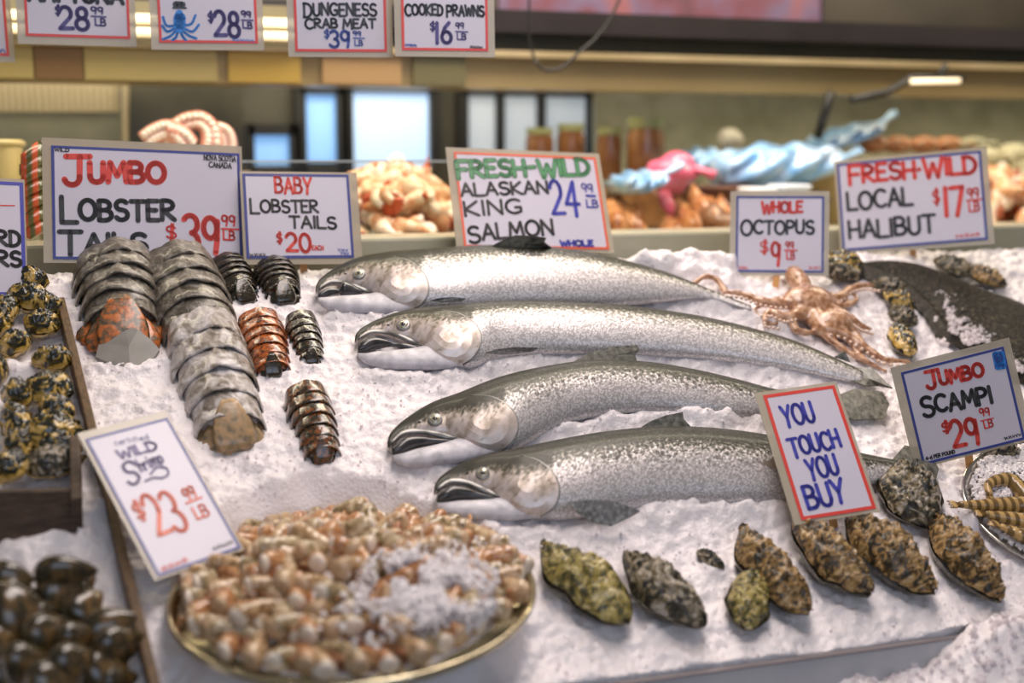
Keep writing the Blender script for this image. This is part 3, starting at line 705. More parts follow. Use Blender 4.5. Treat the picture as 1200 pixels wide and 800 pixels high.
# ------------------------------------------------------------ lobster tails
def lobster_tail(name, label, a, b_, width_px, hgt, shell, fanm, cat='lobster tail', group=None, nseg=6, lump=0.10, fan=True, lift=0.0, fan_scale=1.0, taper=0.72, meat=None):
    M, L = frame(a, b_, lift); wd = width_px / F * D(*a) / 2
    root = empty(name, None, label, cat, group, mat=M)
    xs = np.linspace(0, L, nseg + 1)
    for k in range(nseg):
        m = MB(); rs = []; s = k / (nseg - 1); W = wd * (1 - (1 - taper) * s ** 1.3); H = hgt * (1 - 0.35 * s ** 1.5)
        if k == 0: W *= 0.95
        x0, x1 = xs[k] - 0.06 * L / nseg, xs[k + 1] + 0.14 * L / nseg; na = 29
        prof = [(0.0, 0.97), (0.2, 0.985), (0.5, 1.0), (0.8, 1.005), (0.94, 1.0), (1.0, 0.98), (0.985, 0.945)]
        for pr, rad_ in prof:
            ring = []
            for q in np.linspace(-1, 1, na):
                ang = q * radians(98); e = max(0, abs(q) - 0.66) / 0.34
                x = x0 + (x1 - x0) * (pr * (1 - 0.6 * e ** 1.5) + 0.72 * e ** 1.5) - 0.25 * (L / nseg) * (1 - q * q) * (1 - pr) * 0.3      # side points sweep back
                bul = 1 + lump * (vnoise(q * 3.2 + k * 5 + 40, x * 30 / L * 0.12 + k, 77) - 0.5) + lump * 0.6 * (vnoise(q * 9 + k * 5 + 40, x / L * 14, 78) - 0.5)
                spk = 1 + (0.10 * e * (1 if pr > 0.4 else 0)); y = sin(ang) * W * rad_ * spk; z = np.sign(cos(ang)) * abs(cos(ang)) ** 0.85 * H * rad_ * bul - 0.12 * H * e ** 2
                ring.append((x, y, z))
            rs.append(ring)
        m.rings(rs, caps=False, closed=False)
        m.build('shell_segment', shell, root)
    mt = MB(); rs = []                       # the flesh and under-shell filling the rings of the tail
    for i in range(26):
        t_ = i / 25; W = wd * (1 - (1 - taper) * t_ ** 1.3) * 0.945; H = hgt * (1 - 0.35 * t_ ** 1.5) * 0.945
        e = min(1.0, math.sqrt(max(0.0, 1 - max(0, (t_ - 0.80) / 0.2) ** 2)) + 0.02) * min(1.0, math.sqrt(max(0.0, 1 - max(0, (0.08 - t_) / 0.08) ** 2)) + 0.05)
        rs.append([(-0.02 * L + L * 1.10 * t_, sin(q) * W * e, (np.sign(cos(q)) * abs(cos(q)) ** 0.85 * H * e if cos(q) > 0 else cos(q) * 0.3 * H * e)) for q in np.linspace(0, 2 * pi, 28, endpoint=False)])
    mt.rings(rs); mt.build('meat', shell, root)
    if fan:
        fs_ = wd * 1.05 * fan_scale
        for ang, ln, w_ in ((0, 1.0, 0.50), (-24, 0.98, 0.42), (24, 0.98, 0.42), (-50, 0.9, 0.38), (50, 0.9, 0.38)):
            m = MB(); rs = []; ca, sa = cos(radians(ang)), sin(radians(ang)); n = 9
            for i in range(n):
                s = i / (n - 1); hw = fs_ * w_ * (0.45 + 0.75 * sin(min(s * 1.15, 1) * pi * 0.62)) * (1.0 if s < 0.9 else 0.72)
                x = fs_ * ln * s * 1.25; zc = hgt * ((0.66 if ang == 0 else 0.60 - abs(ang) * 0.0055) * (1 - s) ** 0.85 + 0.02) + (0.004 if ang == 0 else 0.0) - abs(ang) / 52 * 0.004
                ring = []
                for q in np.linspace(0, 2 * pi, 12, endpoint=False):
                    yy = cos(q) * hw; zz = zc + sin(q) * hw * 0.10 + 0.0015 * (1 if sin(q) > 0 else -1)
                    ring.append((L * 0.92 + x * ca - yy * sa, x * sa + yy * ca, zz))
                rs.append(ring)
            m.rings(rs); m.build('tail_fan', fanm, root)
    return root


MEAT = pm('pale_meat', (0.72, 0.60, 0.50), rough=0.4, sss=0.2)
GREYSHELL = pm('frosted_lobster_shell', [(0.30, (0.055, 0.047, 0.036)), (0.45, (0.12, 0.10, 0.075)), (0.58, (0.22, 0.195, 0.16)), (0.74, (0.40, 0.365, 0.325))], scale=48, detail=7, dist=1.4, rough=0.4, coat=0.35, bump=0.55, bscale=126)
PALESHELL = pm('iced_lobster_shell', [(0.30, (0.10, 0.08, 0.06)), (0.42, (0.28, 0.24, 0.20)), (0.56, (0.52, 0.48, 0.47)), (0.72, (0.74, 0.70, 0.70))], scale=40, detail=7, dist=1.2, rough=0.45, coat=0.3, bump=0.6, bscale=126)
ORANGEFAN = pm('orange_fan', [(0.36, (0.07, 0.055, 0.035)), (0.47, (0.19, 0.10, 0.045)), (0.54, (0.48, 0.13, 0.03)), (0.68, (0.62, 0.20, 0.05))], scale=90, rough=0.3, coat=0.5, bump=0.3)
TANFAN = pm('tan_fan', [(0.3, (0.12, 0.10, 0.06)), (0.5, (0.34, 0.23, 0.12)), (0.7, (0.5, 0.30, 0.14))], scale=90, rough=0.35, coat=0.5, bump=0.3)
BROWNSHELL = pm('glossy_brown_shell', [(0.36, (0.014, 0.010, 0.006)), (0.5, (0.055, 0.032, 0.014)), (0.64, (0.24, 0.075, 0.02))], scale=152, detail=5, dist=0.6, rough=0.16, coat=0.8, bump=0.2, bscale=198)
DARKSHELL = pm('glossy_dark_shell', [(0.36, (0.012, 0.010, 0.007)), (0.55, (0.030, 0.022, 0.012)), (0.72, (0.09, 0.05, 0.02))], scale=160, detail=5, dist=0.6, rough=0.15, coat=0.8, bump=0.2, bscale=198)
REDSHELL = pm('glossy_orange_shell', [(0.34, (0.035, 0.016, 0.007)), (0.46, (0.20, 0.055, 0.014)), (0.62, (0.50, 0.12, 0.022))], scale=144, detail=5, dist=0.7, rough=0.16, coat=0.8, bump=0.2, bscale=198)
JG, BG = 'jumbo lobster tails on the ice', 'baby lobster tails on the ice'
j1 = lobster_tail('lobster_tail', 'leftmost jumbo grey lobster tail, orange tail fan spread over a grey plate', (137, 322), (143, 384), 100, 0.066, GREYSHELL, ORANGEFAN, group=JG, nseg=5, lump=0.18, fan_scale=0.88, taper=0.78)
pg = fin_plate([(128, 386, 0.022), (146, 382, 0.026), (162, 388, 0.024), (176, 399, 0.018), (187, 411, 0.012), (180, 421, 0.008), (168, 429, 0.006), (152, 432, 0.006), (134, 429, 0.006), (112, 420, 0.006), (116, 404, 0.012)], None, 0.003)
m = MB(); m.v = [tuple(j1.matrix_basis.inverted() @ Vector(q)) for q in pg.v]; m.f = pg.f
m.build('tail_plate', pm('smooth_grey_plate', [(0.3, (0.20, 0.19, 0.17)), (0.7, (0.30, 0.285, 0.265))], scale=20, rough=0.35), j1, smooth=False)
lobster_tail('lobster_tail', 'rear jumbo grey lobster tail right of the orange finned one', (206, 322), (236, 392), 96, 0.062, GREYSHELL, TANFAN, group=JG, nseg=5, lump=0.18, fan=False, taper=0.84)
lobster_tail('lobster_tail', 'front jumbo lobster tail, whitened by ice, tan tail end', (238, 398), (270, 506), 92, 0.056, PALESHELL, TANFAN, group=JG, nseg=5, lump=0.20, fan_scale=0.78, taper=0.80)
lobster_tail('lobster_tail', 'dark baby lobster tail beside the rear grey tail, below the jumbo sign', (264, 318), (283, 346), 54, 0.036, DARKSHELL, DARKSHELL, group=BG, fan_scale=0.7)
lobster_tail('lobster_tail', 'dark baby lobster tail directly under the baby lobster sign', (320, 320), (331, 346), 54, 0.034, DARKSHELL, DARKSHELL, group=BG, fan_scale=0.7)
lobster_tail('lobster_tail', 'orange-red baby lobster tail with a dark ridge', (303, 382), (319, 436), 56, 0.034, REDSHELL, DARKSHELL, group=BG, fan_scale=0.55)
lobster_tail('lobster_tail', 'slender black baby lobster tail right of the orange one', (352, 378), (365, 424), 40, 0.024, DARKSHELL, DARKSHELL, group=BG, fan_scale=0.6)
lobster_tail('lobster_tail', 'front brown baby lobster tail with bright highlights on its ridge', (358, 468), (378, 536), 56, 0.034, BROWNSHELL, BROWNSHELL, group=BG, fan_scale=0.55)

# ------------------------------------------------------------ oysters and other shells
OY = [pm('oyster_shell_green', [(0.36, (0.022, 0.024, 0.010)), (0.45, (0.13, 0.11, 0.03)), (0.52, (0.36, 0.27, 0.06)), (0.60, (0.46, 0.38, 0.13)), (0.68, (0.66, 0.56, 0.36))], scale=46, detail=8, dist=2.2, rough=0.4, coat=0.35, bump=0.8, bscale=110, stretch=(1.6, 1, 1)),
      pm('oyster_shell_brown', [(0.38, (0.016, 0.014, 0.009)), (0.46, (0.10, 0.06, 0.02)), (0.53, (0.32, 0.18, 0.055)), (0.61, (0.44, 0.29, 0.12)), (0.70, (0.60, 0.47, 0.30))], scale=50, detail=8, dist=2.0, rough=0.4, coat=0.35, bump=0.8, bscale=120, stretch=(1.6, 1, 1)),
      pm('oyster_shell_grey', [(0.40, (0.014, 0.014, 0.012)), (0.48, (0.08, 0.065, 0.035)), (0.54, (0.25, 0.19, 0.10)), (0.60, (0.36, 0.31, 0.25)), (0.68, (0.58, 0.53, 0.47))], scale=75, detail=7, dist=1.2, rough=0.4, coat=0.35, bump=0.9, bscale=130)]
OYD = pm('oyster_lower_shell', [(0.38, (0.018, 0.018, 0.014)), (0.52, (0.075, 0.065, 0.040)), (0.66, (0.28, 0.21, 0.12))], scale=60, detail=7, dist=1.6, rough=0.4, coat=0.3, bump=0.8, bscale=110, stretch=(2, 1, 1))
YSH = pm('yellow_black_shell', [(0.41, (0.016, 0.016, 0.009)), (0.47, (0.09, 0.07, 0.02)), (0.51, (0.46, 0.28, 0.045)), (0.64, (0.68, 0.48, 0.17))], scale=42, detail=3, dist=1.6, rough=0.22, coat=0.7, bump=0.3, bscale=90)


def oyster(name, label, cat, a, b_, wpx, thick, mat, seed, group=None, lift=0.004, roll=0, curve=0.0, lower=None, craggy=1.0):
    M, L = frame(a, b_, lift); wd = wpx / F * D(*a) / 2
    root = empty(name, None, label, cat, group, mat=M @ Matrix.Rotation(radians(roll), 4, 'X'))
    ns, nt = 40, 25
    for up in (1, -1):
        rs = []
        for i in range(ns):
            s = i / (ns - 1); tp = max(0.02, (1 - s ** 7)) ** 0.5 * max(0.05, 1 - (1 - s) ** 9) ** 0.5; base = wd * (0.26 + 0.78 * sin(min(1, s * 1.02) ** 0.8 * pi * 0.80)) * tp
            base *= 0.86 + 0.30 * vnoise(s * 6, seed * 3.1 + (0 if up > 0 else .4), seed); off = curve * wd * sin(s * pi) + (vnoise(s * 4, 7.7, seed + 5) - 0.5) * wd * 0.35
            ring = []
            for j in range(nt):
                q = -1 + 2 * j / (nt - 1)
                e = 1 - q * q; x = L * s + (vnoise(q * 3 + 5, s * 3, seed + 9) - 0.5) * L * 0.05
                lay = (s * 9 + 2.2 * vnoise(q * 2 + 3, s * 5, seed + 2) + abs(q) * 1.2) % 1.0          # overlapping growth layers
                z = thick * (0.62 if up > 0 else 0.5) * (e ** 0.55) * sin(pi * (0.06 + 0.88 * s)) ** 0.6 * tp
                if up > 0: z += thick * craggy * (0.20 * lay + 0.30 * (vnoise(s * 14, q * 5 + 9, seed + 4) - 0.4) + 0.16 * (vnoise(s * 34, q * 12 + 9, seed + 6) - 0.5)) * (0.25 + 0.75 * e)
                z = z * up + thick * 0.40 + thick * 0.12 * (vnoise(s * 8, q * 2, seed + 8) - 0.5)
                edge = 1.0 if up > 0 else 1.09
                ring.append((x, off + q * base * edge, z))
            rs.append(ring)
        m = MB(); m.rings(rs, caps=False, closed=False)
        if up < 0: m.f = [f[::-1] for f in m.f]
        m.build('upper_shell' if up > 0 else 'lower_shell', mat if up > 0 else (lower or OYD), root)
    return root


OG = 'oysters in a row on the front of the ice'
oyster('oyster', 'large yellow-green oyster right of the shrimp tray, first of the row', 'oyster', (634, 650), (732, 742), 70, 0.040, OY[0], 1, OG, curve=0.12)
oyster('oyster', 'knobbly grey-brown oyster crusted with barnacles, next to the yellow-green one', 'oyster', (728, 662), (820, 746), 54, 0.040, OY[2], 2, OG)
oyster('oyster', 'small pale oyster, smallest of the row, pointing down', 'oyster', (884, 676), (868, 744), 44, 0.030, OY[0], 3, OG)
oyster('oyster', 'dark narrow oyster half dusted with ice, tip pointing down right', 'oyster', (862, 632), (944, 728), 52, 0.040, OY[1], 4, OG, curve=-0.15)
oyster('oyster', 'tan speckled oyster with dark underside, left below the hand-lettered warning sign', 'oyster', (924, 626), (1010, 710), 52, 0.046, OY[1], 5, OG)
oyster('oyster', 'broad ochre oyster touching the foot of the warning sign', 'oyster', (984, 618), (1088, 706), 56, 0.050, OY[1], 6, OG, curve=-0.12)
oyster('oyster', 'upright craggy oyster between the warning sign and the scampi sign', 'oyster', (1052, 556), (1076, 628), 70, 0.045, OY[2], 7, OG)
oyster('oyster', 'long striped brown oyster, rightmost of the row', 'oyster', (1082, 620), (1168, 714), 54, 0.050, OY[1], 8, OG, curve=-0.2)
oyster('oyster', 'oyster nearly buried in ice above the small pale one', 'oyster', (816, 650), (846, 672), 22, 0.016, OY[2], 21, OG, lift=0.0)
# dark shells strewn between the octopus and the halibut
SG = 'dark shells between octopus and halibut'
for i, (a, b_, wp, mt, lb) in enumerate([
        ((1018, 338), (1062, 350), 20, OY[2], 'dark shell topmost of the string right of the octopus'),
        ((1032, 352), (1070, 366), 22, YSH, 'yellowish dark shell in the string right of the octopus'),
        ((1038, 370), (1072, 386), 24, OY[2], 'grey dark shell in the middle of the string right of the octopus'),
        ((1042, 388), (1066, 424), 28, YSH, 'dark yellow shell above the scampi sign, lowest of the string'),
        ((966, 306), (1008, 322), 40, YSH, 'yellow and black shell between octopus sign and halibut sign'),
        ((956, 322), (1008, 332), 18, OY[2], 'black shell lying below the yellow one between two signs'),
        ((1092, 312), (1140, 326), 28, OY[2], 'crusty dark shell right of the halibut sign stick'),
        ((1130, 322), (1176, 342), 26, OY[1], 'brown shell with orange tip beyond the halibut'),
        ((1140, 528), (1192, 540), 26, OY[2], 'dark shell behind the stick of the scampi sign')]):
    oyster('sea_shell', lb, 'shell', a, b_, wp, 0.026, mt, 40 + i, SG, lift=0.006)

# mottled yellow and black shellfish, left of the wooden divider
YG = 'yellow and black shellfish left of the divider'
ysp = [((30, 346), (46, 334), 22), ((16, 356), (56, 362), 22), ((46, 376), (70, 368), 18), ((-4, 370), (16, 378), 22), ((34, 388), (66, 392), 22), ((-4, 388), (12, 392), 20),
       ((0, 420), (34, 410), 18), ((44, 434), (82, 430), 18), ((-6, 446), (8, 448), 20), ((38, 462), (80, 470), 28), ((6, 474), (36, 472), 24), ((52, 486), (82, 496), 24),
       ((60, 500), (70, 532), 36), ((58, 542), (66, 564), 38), ((12, 492), (30, 520), 22), ((10, 530), (34, 536), 24), ((2, 552), (28, 562), 28), ((66, 528), (74, 546), 30)]
ylb = ['topmost small yellow and black shellfish under the cut-off blue sign', 'long shellfish just under the cut-off blue sign', 'shellfish touching the top of the wooden divider', 'shellfish at the photo edge, uppermost there',
       'dark shellfish with a bright orange patch near the divider top', 'shellfish at the photo edge, second from the top', 'curved shellfish right above the white ice lump', 'yellow shellfish between ice lump and divider',
       'shellfish half hidden left of the white ice lump', 'shiny black shellfish below the ice lump, by the divider', 'orange and black shellfish directly below the ice lump', 'golden shellfish in the column beside the divider, upper',
       'large banded shellfish in the middle of the column beside the divider', 'dark round shellfish resting on the crate edge', 'slim diagonal shellfish left of the banded column', 'greenish shellfish left of the column, above the crate',
       'shellfish in the crate corner at the photo edge', 'small shellfish between the banded one and the dark round one']
for i, ((a, b_, wp), lb) in enumerate(zip(ysp, ylb)):
    oyster('shellfish', lb, 'shellfish', (a[0] - (b_[0] - a[0]) * 0.15, a[1] - (b_[1] - a[1]) * 0.15), (b_[0] + (b_[0] - a[0]) * 0.15, b_[1] + (b_[1] - a[1]) * 0.15), wp * 1.65, 0.036, YSH if i != 13 else OY[2], 60 + i, YG, lift=0.008, lower=YSH, craggy=0.45)

# mussels
MU = pm('mussel_shell', [(0.3, (0.012, 0.010, 0.007)), (0.5, (0.045, 0.032, 0.014)), (0.68, (0.15, 0.085, 0.03))], scale=40, detail=4, dist=0.8, rough=0.2, coat=0.7, stretch=(2, 1, 1), bump=0.15)
MUB = pm('mussel_seam', [(0.3, (0.05, 0.035, 0.015)), (0.7, (0.17, 0.12, 0.04))], scale=40, rough=0.3, coat=0.5)


def mussel(label, a, b_, wpx, lift, roll, pitch=0):
    M, L = frame(a, b_, lift); wd = wpx * 1.45 / F * D(*a) / 2; L *= 1.2
    root = empty('mussel', None, label, 'mussel', 'mussels heaped at the lower left', mat=M @ Matrix.Rotation(radians(roll), 4, 'X') @ Matrix.Rotation(radians(pitch), 4, 'Y'))
    for sgn in (1, -1):
        rs = []
        for i in range(16):
            s = i / 15; prof = (sin(pi * min(1, s ** 0.62)) ** 0.75) if 0 < s < 1 else 0.02
            prof = max(prof, 0.03); rs.append([(L * s, cos(q) * wd * prof + 0.12 * wd * sin(s * pi), sgn * (0.0006 + sin(q) * wd * 0.58 * prof)) for q in np.linspace(0, pi, 13)])
        m = MB(); m.rings(rs, caps=False, closed=False)
        m.f = [f[::-1] for f in m.f] if sgn < 0 else m.f
        m.build('shell_half', MU, root)
    se = MB(); pts_ = [(L * s, (sin(pi * min(1, s ** 0.62)) ** 0.75 if 0 < s < 1 else 0) * wd * 0.99 * sg + 0.12 * wd * sin(s * pi), 0) for sg, ss in ((1, np.linspace(0.02, 0.98, 16)), (-1, np.linspace(0.98, 0.02, 16))) for s in ss]
    se.tube(pts_ + [pts_[0]], 0.0014, 6); se.build('seam', MUB, root)


mlb = [((40, 676), (102, 664), 30, 0.075, 'topmost mussel of the heap, glossy brown, lying flat'), ((-14, 682), (32, 676), 30, 0.070, 'brown mussel at the photo edge on top of the heap'),
       ((42, 706), (94, 690), 36, 0.055, 'dark mussel right under the topmost one'), ((90, 696), (106, 676), 22, 0.05, 'small mussel end poking out right of the topmost mussel'),
       ((84, 728), (112, 700), 30, 0.05, 'upright black mussel on the right edge of the heap'), ((-10, 730), (40, 712), 52, 0.06, 'big dark mussel at the photo edge, middle of the heap'),
       ((-8, 704), (36, 698), 34, 0.06, 'dark mussel below the brown one at the photo edge'), ((98, 742), (150, 726), 26, 0.045, 'slim tan mussel reaching toward the divider'),
       ((30, 762), (76, 736), 40, 0.055, 'mussel with a green-gold edge in the middle of the heap'), ((66, 766), (100, 742), 42, 0.05, 'orange-tinged mussel end facing the viewer'),
       ((108, 776), (152, 744), 44, 0.04, 'dark mussel nearest the divider'), ((56, 800), (104, 772), 50, 0.05, 'black mussel at the bottom middle of the heap'),
       ((2, 790), (46, 770), 40, 0.055, 'brown mussel at the bottom left of the heap'), ((98, 806), (142, 780), 46, 0.035, 'dark mussel at the bottom right of the heap'),
       ((-20, 768), (16, 748), 40, 0.055, 'mussel cut off by the photo edge, lower left'), ((34, 730), (66, 716), 30, 0.05, 'small dark mussel in a gap at the centre of the heap'),
       ((30, 818), (80, 796), 46, 0.05, 'mussel cut off by the bottom of the photo')]
mlb += [((-10, 752), (34, 744), 40, 0.03, 'mussel deep in the heap near the photo edge'), ((20, 776), (66, 762), 44, 0.03, 'mussel deep in the heap, lower middle'), ((70, 790), (120, 770), 44, 0.02, 'mussel low in the heap toward the divider'),
        ((60, 744), (110, 728), 40, 0.025, 'mussel low in the heap, right of its middle'), ((6, 724), (56, 708), 40, 0.03, 'mussel low in the heap, upper left'), ((60, 720), (98, 704), 34, 0.025, 'mussel low in the heap, upper right'), ((-20, 808), (30, 792), 46, 0.03, 'mussel in the bottom left corner of the photo'), ((110, 818), (150, 792), 44, 0.02, 'mussel at the bottom beside the divider')]
for i, (a, b_, wp, lf, lb) in enumerate(mlb):
    mussel(lb, a, b_, wp, lf - 0.012, random.uniform(30, 80) if i % 3 else random.uniform(60, 100), random.uniform(-14, 6))
# ice hump that carries the mussels is part of the bed; a crate board stands behind
# ------------------------------------------------------------ wooden divider, crate
def plank(name, label, cat, a, b_, wd, hgt, mat, lift=0.0, parent=None):
    p, q = P(*a), P(*b_); x = q - p; L = np.linalg.norm(x); x /= L; y = np.cross(N, x); c = (p + q) / 2 + N * (hgt / 2 - 0.02 + lift)
    if parent is None: r = empty(name, c, label, cat)
    else: r = parent
    m = MB(); m.box(c, (L / 2, wd / 2, hgt / 2), [x, y, N]); m.build('board' if parent is None else name, mat, r, smooth=False, world=True, bevel=0.0015)
    return r


plank('wooden_divider', 'thin brown wooden divider running down the ice left of the lobster tails', 'divider', (72, 368), (184, 830), 0.011, 0.05, MIDWOOD)
cr = empty('wooden_crate', P(30, 590), 'dark brown wooden crate front beneath the yellow shellfish', 'crate')
for nm, a, b_, lf in (('crate_front', (-60, 640), (92, 636), 0.045), ('crate_side', (92, 636), (90, 560), 0.02)):
    p, q = P(*a), P(*b_); x = q - p; L = np.linalg.norm(x); x /= L
    m = MB(); zc = np.array([0, 0, 1.0]); y = np.cross(zc, x); y /= np.linalg.norm(y); z = np.cross(x, y)
    m.box((p + q) / 2 + zc * 0.02, (L / 2, 0.006, 0.045), [x, y, z]); m.build(nm, DARKWOOD, cr, smooth=False, world=True, bevel=0.002)

# ------------------------------------------------------------ shrimp tray
t = empty('metal_tray', PC, 'round steel tray heaped with raw shrimp', 'tray')
m = MB(); prof = [(0.02, -0.016), (0.80, -0.016), (0.90, -0.008), (0.965, 0.004), (0.985, 0.0075), (1.0, 0.0075), (1.008, 0.004), (1.0, 0.0), (0.97, -0.004), (0.90, -0.016), (0.80, -0.022), (0.02, -0.022)]
rs = [[PC + (PX * cos(q) + PY * sin(q)) * PR * r_ + PN * z for q in np.linspace(0, 2 * pi, 96, endpoint=False)] for r_, z in prof]
m.rings(rs[:4] ); m.f = m.f[:-1]; m.rings(rs[7:])
m.build('dish', STEEL, t, world=True)
m = MB(); m.rings(rs[3:8], caps=False); m.build('rim', pm('tray_rim', (0.80, 0.70, 0.48), rough=0.15, metal=1.0), t, world=True)
m = MB(); rr_ = []
for i in range(14):
    s = i / 13; r_ = 0.9 * (1 - s) + 0.02
    rr_.append([PC + (PX * cos(q) + PY * sin(q)) * PR * r_ + PN * (-0.014 + 0.05 * (1 - r_ ** 2) + 0.006 * vnoise(r_ * 9 + cos(q) * 6, sin(q) * 6, 3)) for q in np.linspace(0, 2 * pi, 60, endpoint=False)])
m.rings(rr_)
ti = m.build('tray_ice', ICE); tag(ti, 'crushed ice under the shrimp on the round steel tray', 'ice', kind='stuff')

SHR = [pm('raw_shrimp_a', [(0.3, (0.22, 0.12, 0.05)), (0.5, (0.50, 0.32, 0.16)), (0.68, (0.72, 0.54, 0.34))], scale=88, detail=4, rough=0.2, coat=0.7, sss=0.15, bump=0.2, bscale=162),
       pm('raw_shrimp_b', [(0.3, (0.15, 0.105, 0.05)), (0.5, (0.40, 0.29, 0.15)), (0.68, (0.66, 0.53, 0.35))], scale=88, detail=4, rough=0.2, coat=0.7, sss=0.15, bump=0.2, bscale=162),
       pm('raw_shrimp_c', [(0.3, (0.24, 0.09, 0.03)), (0.5, (0.50, 0.23, 0.09)), (0.72, (0.66, 0.42, 0.23))], scale=88, detail=4, rough=0.2, coat=0.7, sss=0.15, bump=0.2, bscale=162)]
CUT = pm('shrimp_cut_meat', [(0.3, (0.70, 0.55, 0.43)), (0.7, (0.86, 0.77, 0.67))], scale=60, rough=0.3, coat=0.5, sss=0.25)
STAIL = pm('shrimp_tail_red', [(0.3, (0.20, 0.065, 0.02)), (0.7, (0.46, 0.17, 0.06))], scale=60, rough=0.25, coat=0.6)


SHAPE = {}


def make_shrimp(body, tail, cut, length, r0, bend, seed=0):
    """headless shrimp; thick cut end at the origin, body along +X, curling toward -Z; not linked twice"""
    root = bpy.data.objects.new('raw_shrimp', None); root.empty_display_size = 0.01; link(root)
    n = 25; pts_, rad_ = [], []; x = z = 0; a = bend * 0.25
    for i in range(n):
        s = i / (n - 1); pts_.append((x, 0, z)); k = (s * 6) % 1.0
        rad_.append(r0 * (1 - 0.62 * s ** 1.4) * (0.93 + 0.10 * k)); x += cos(a) * length / n; z -= sin(a) * length / n; a += bend / n
    m = MB(); m.tube(pts_, rad_, 12, flat=1.18, upv=(0, 1, 0)); m.build('body', body, root)
    m = MB(); m.blob((0, 0, 0), (r0 * 0.5, r0 * 0.98, r0 * 1.04), 12, 7); m.build('meat', cut, root)
    e = np.array(pts_[-1]); d = np.array([cos(a), 0, -sin(a)])
    m = MB()
    for sp in (-0.7, -0.25, 0.25, 0.7):
        dd = d * cos(sp) + np.array([0, 1, 0]) * sin(sp); m.tube([e - d * 0.002, e + dd * r0 * 0.7, e + dd * r0 * 1.35], [r0 * 0.22, r0 * 0.42, r0 * 0.12], 6, flat=0.35, upv=(0.1, 0, 1))
    m.build('tail', tail, root)
    m = MB()
    for i in range(4, 18, 3):
        p = np.array(pts_[i]); nn = np.array([-(pts_[i + 1][2] - pts_[i - 1][2]), 0, pts_[i + 1][0] - pts_[i - 1][0]]); nn /= np.linalg.norm(nn)
        for sd in (-1, 1): m.tube([p - nn * r0 * 0.8 + np.array([0, sd * r0 * 0.4, 0]), p - nn * r0 * 1.5 + np.array([0.002, sd * r0 * 0.6, 0])], [r0 * 0.16, r0 * 0.06], 5)
    m.build('legs', tail, root)
    SHAPE[root.name] = [Vector(p) for p in pts_[::4]] + [Vector(e + d * r0 * 1.4)]
    return root


CUT2 = pm('shrimp_cut_tan', [(0.3, (0.46, 0.28, 0.15)), (0.7, (0.66, 0.47, 0.30))], scale=120, rough=0.3, coat=0.5)
protos = [make_shrimp(SHR[i % 3], STAIL if i % 2 else SHR[2], CUT if i % 2 == 0 else CUT2, 0.066 + 0.006 * (i % 3), 0.0118 + 0.001 * (i % 2), bd) for i, bd in enumerate((0.9, 1.4, 2.0, 1.1, 2.4, 1.7))]
place = []
rnd = random.Random(11)
def ring_of(r_, z, n, out, jit=0.12):
    for i in range(n):
        a = 2 * pi * (i + rnd.uniform(-0.2, 0.2)) / n; place.append((r_ * (1 + rnd.uniform(-0.05, 0.05)), a, z + rnd.uniform(-0.004, 0.004), out, rnd.uniform(-0.5, 0.5)))


ring_of(0.91, 0.014, 40, 1); ring_of(0.72, 0.022, 31, 1); ring_of(0.58, 0.034, 25, 1); ring_of(0.43, 0.043, 18, 1); ring_of(0.27, 0.050, 11, 1); ring_of(0.10, 0.055, 4, 1)
ring_of(0.80, 0.028, 22, 1); ring_of(0.50, 0.050, 14, 1)
for i in range(12):
    a = radians(112 + i * 7.5); place.append((0.89 + rnd.uniform(-0.03, 0.03), a, 0.016 + rnd.uniform(0, 0.006), 1, rnd.uniform(-0.6, 0.6)))
used = set(); SIDES = []
for r_, a, z, out, tw in place:
    # the heap is open towards the front right, where ice lies on the shrimp
    fr = cos(a - radians(-52))
    if fr > 0.80 and 0.35 < r_ < 0.84 and rnd.random() < 0.45: continue
    SIDES.append((r_, a, z, out, tw))
words_r = {0: 'on the rim', 1: 'in the outer ring', 2: 'in the inner ring', 3: 'at the centre'}
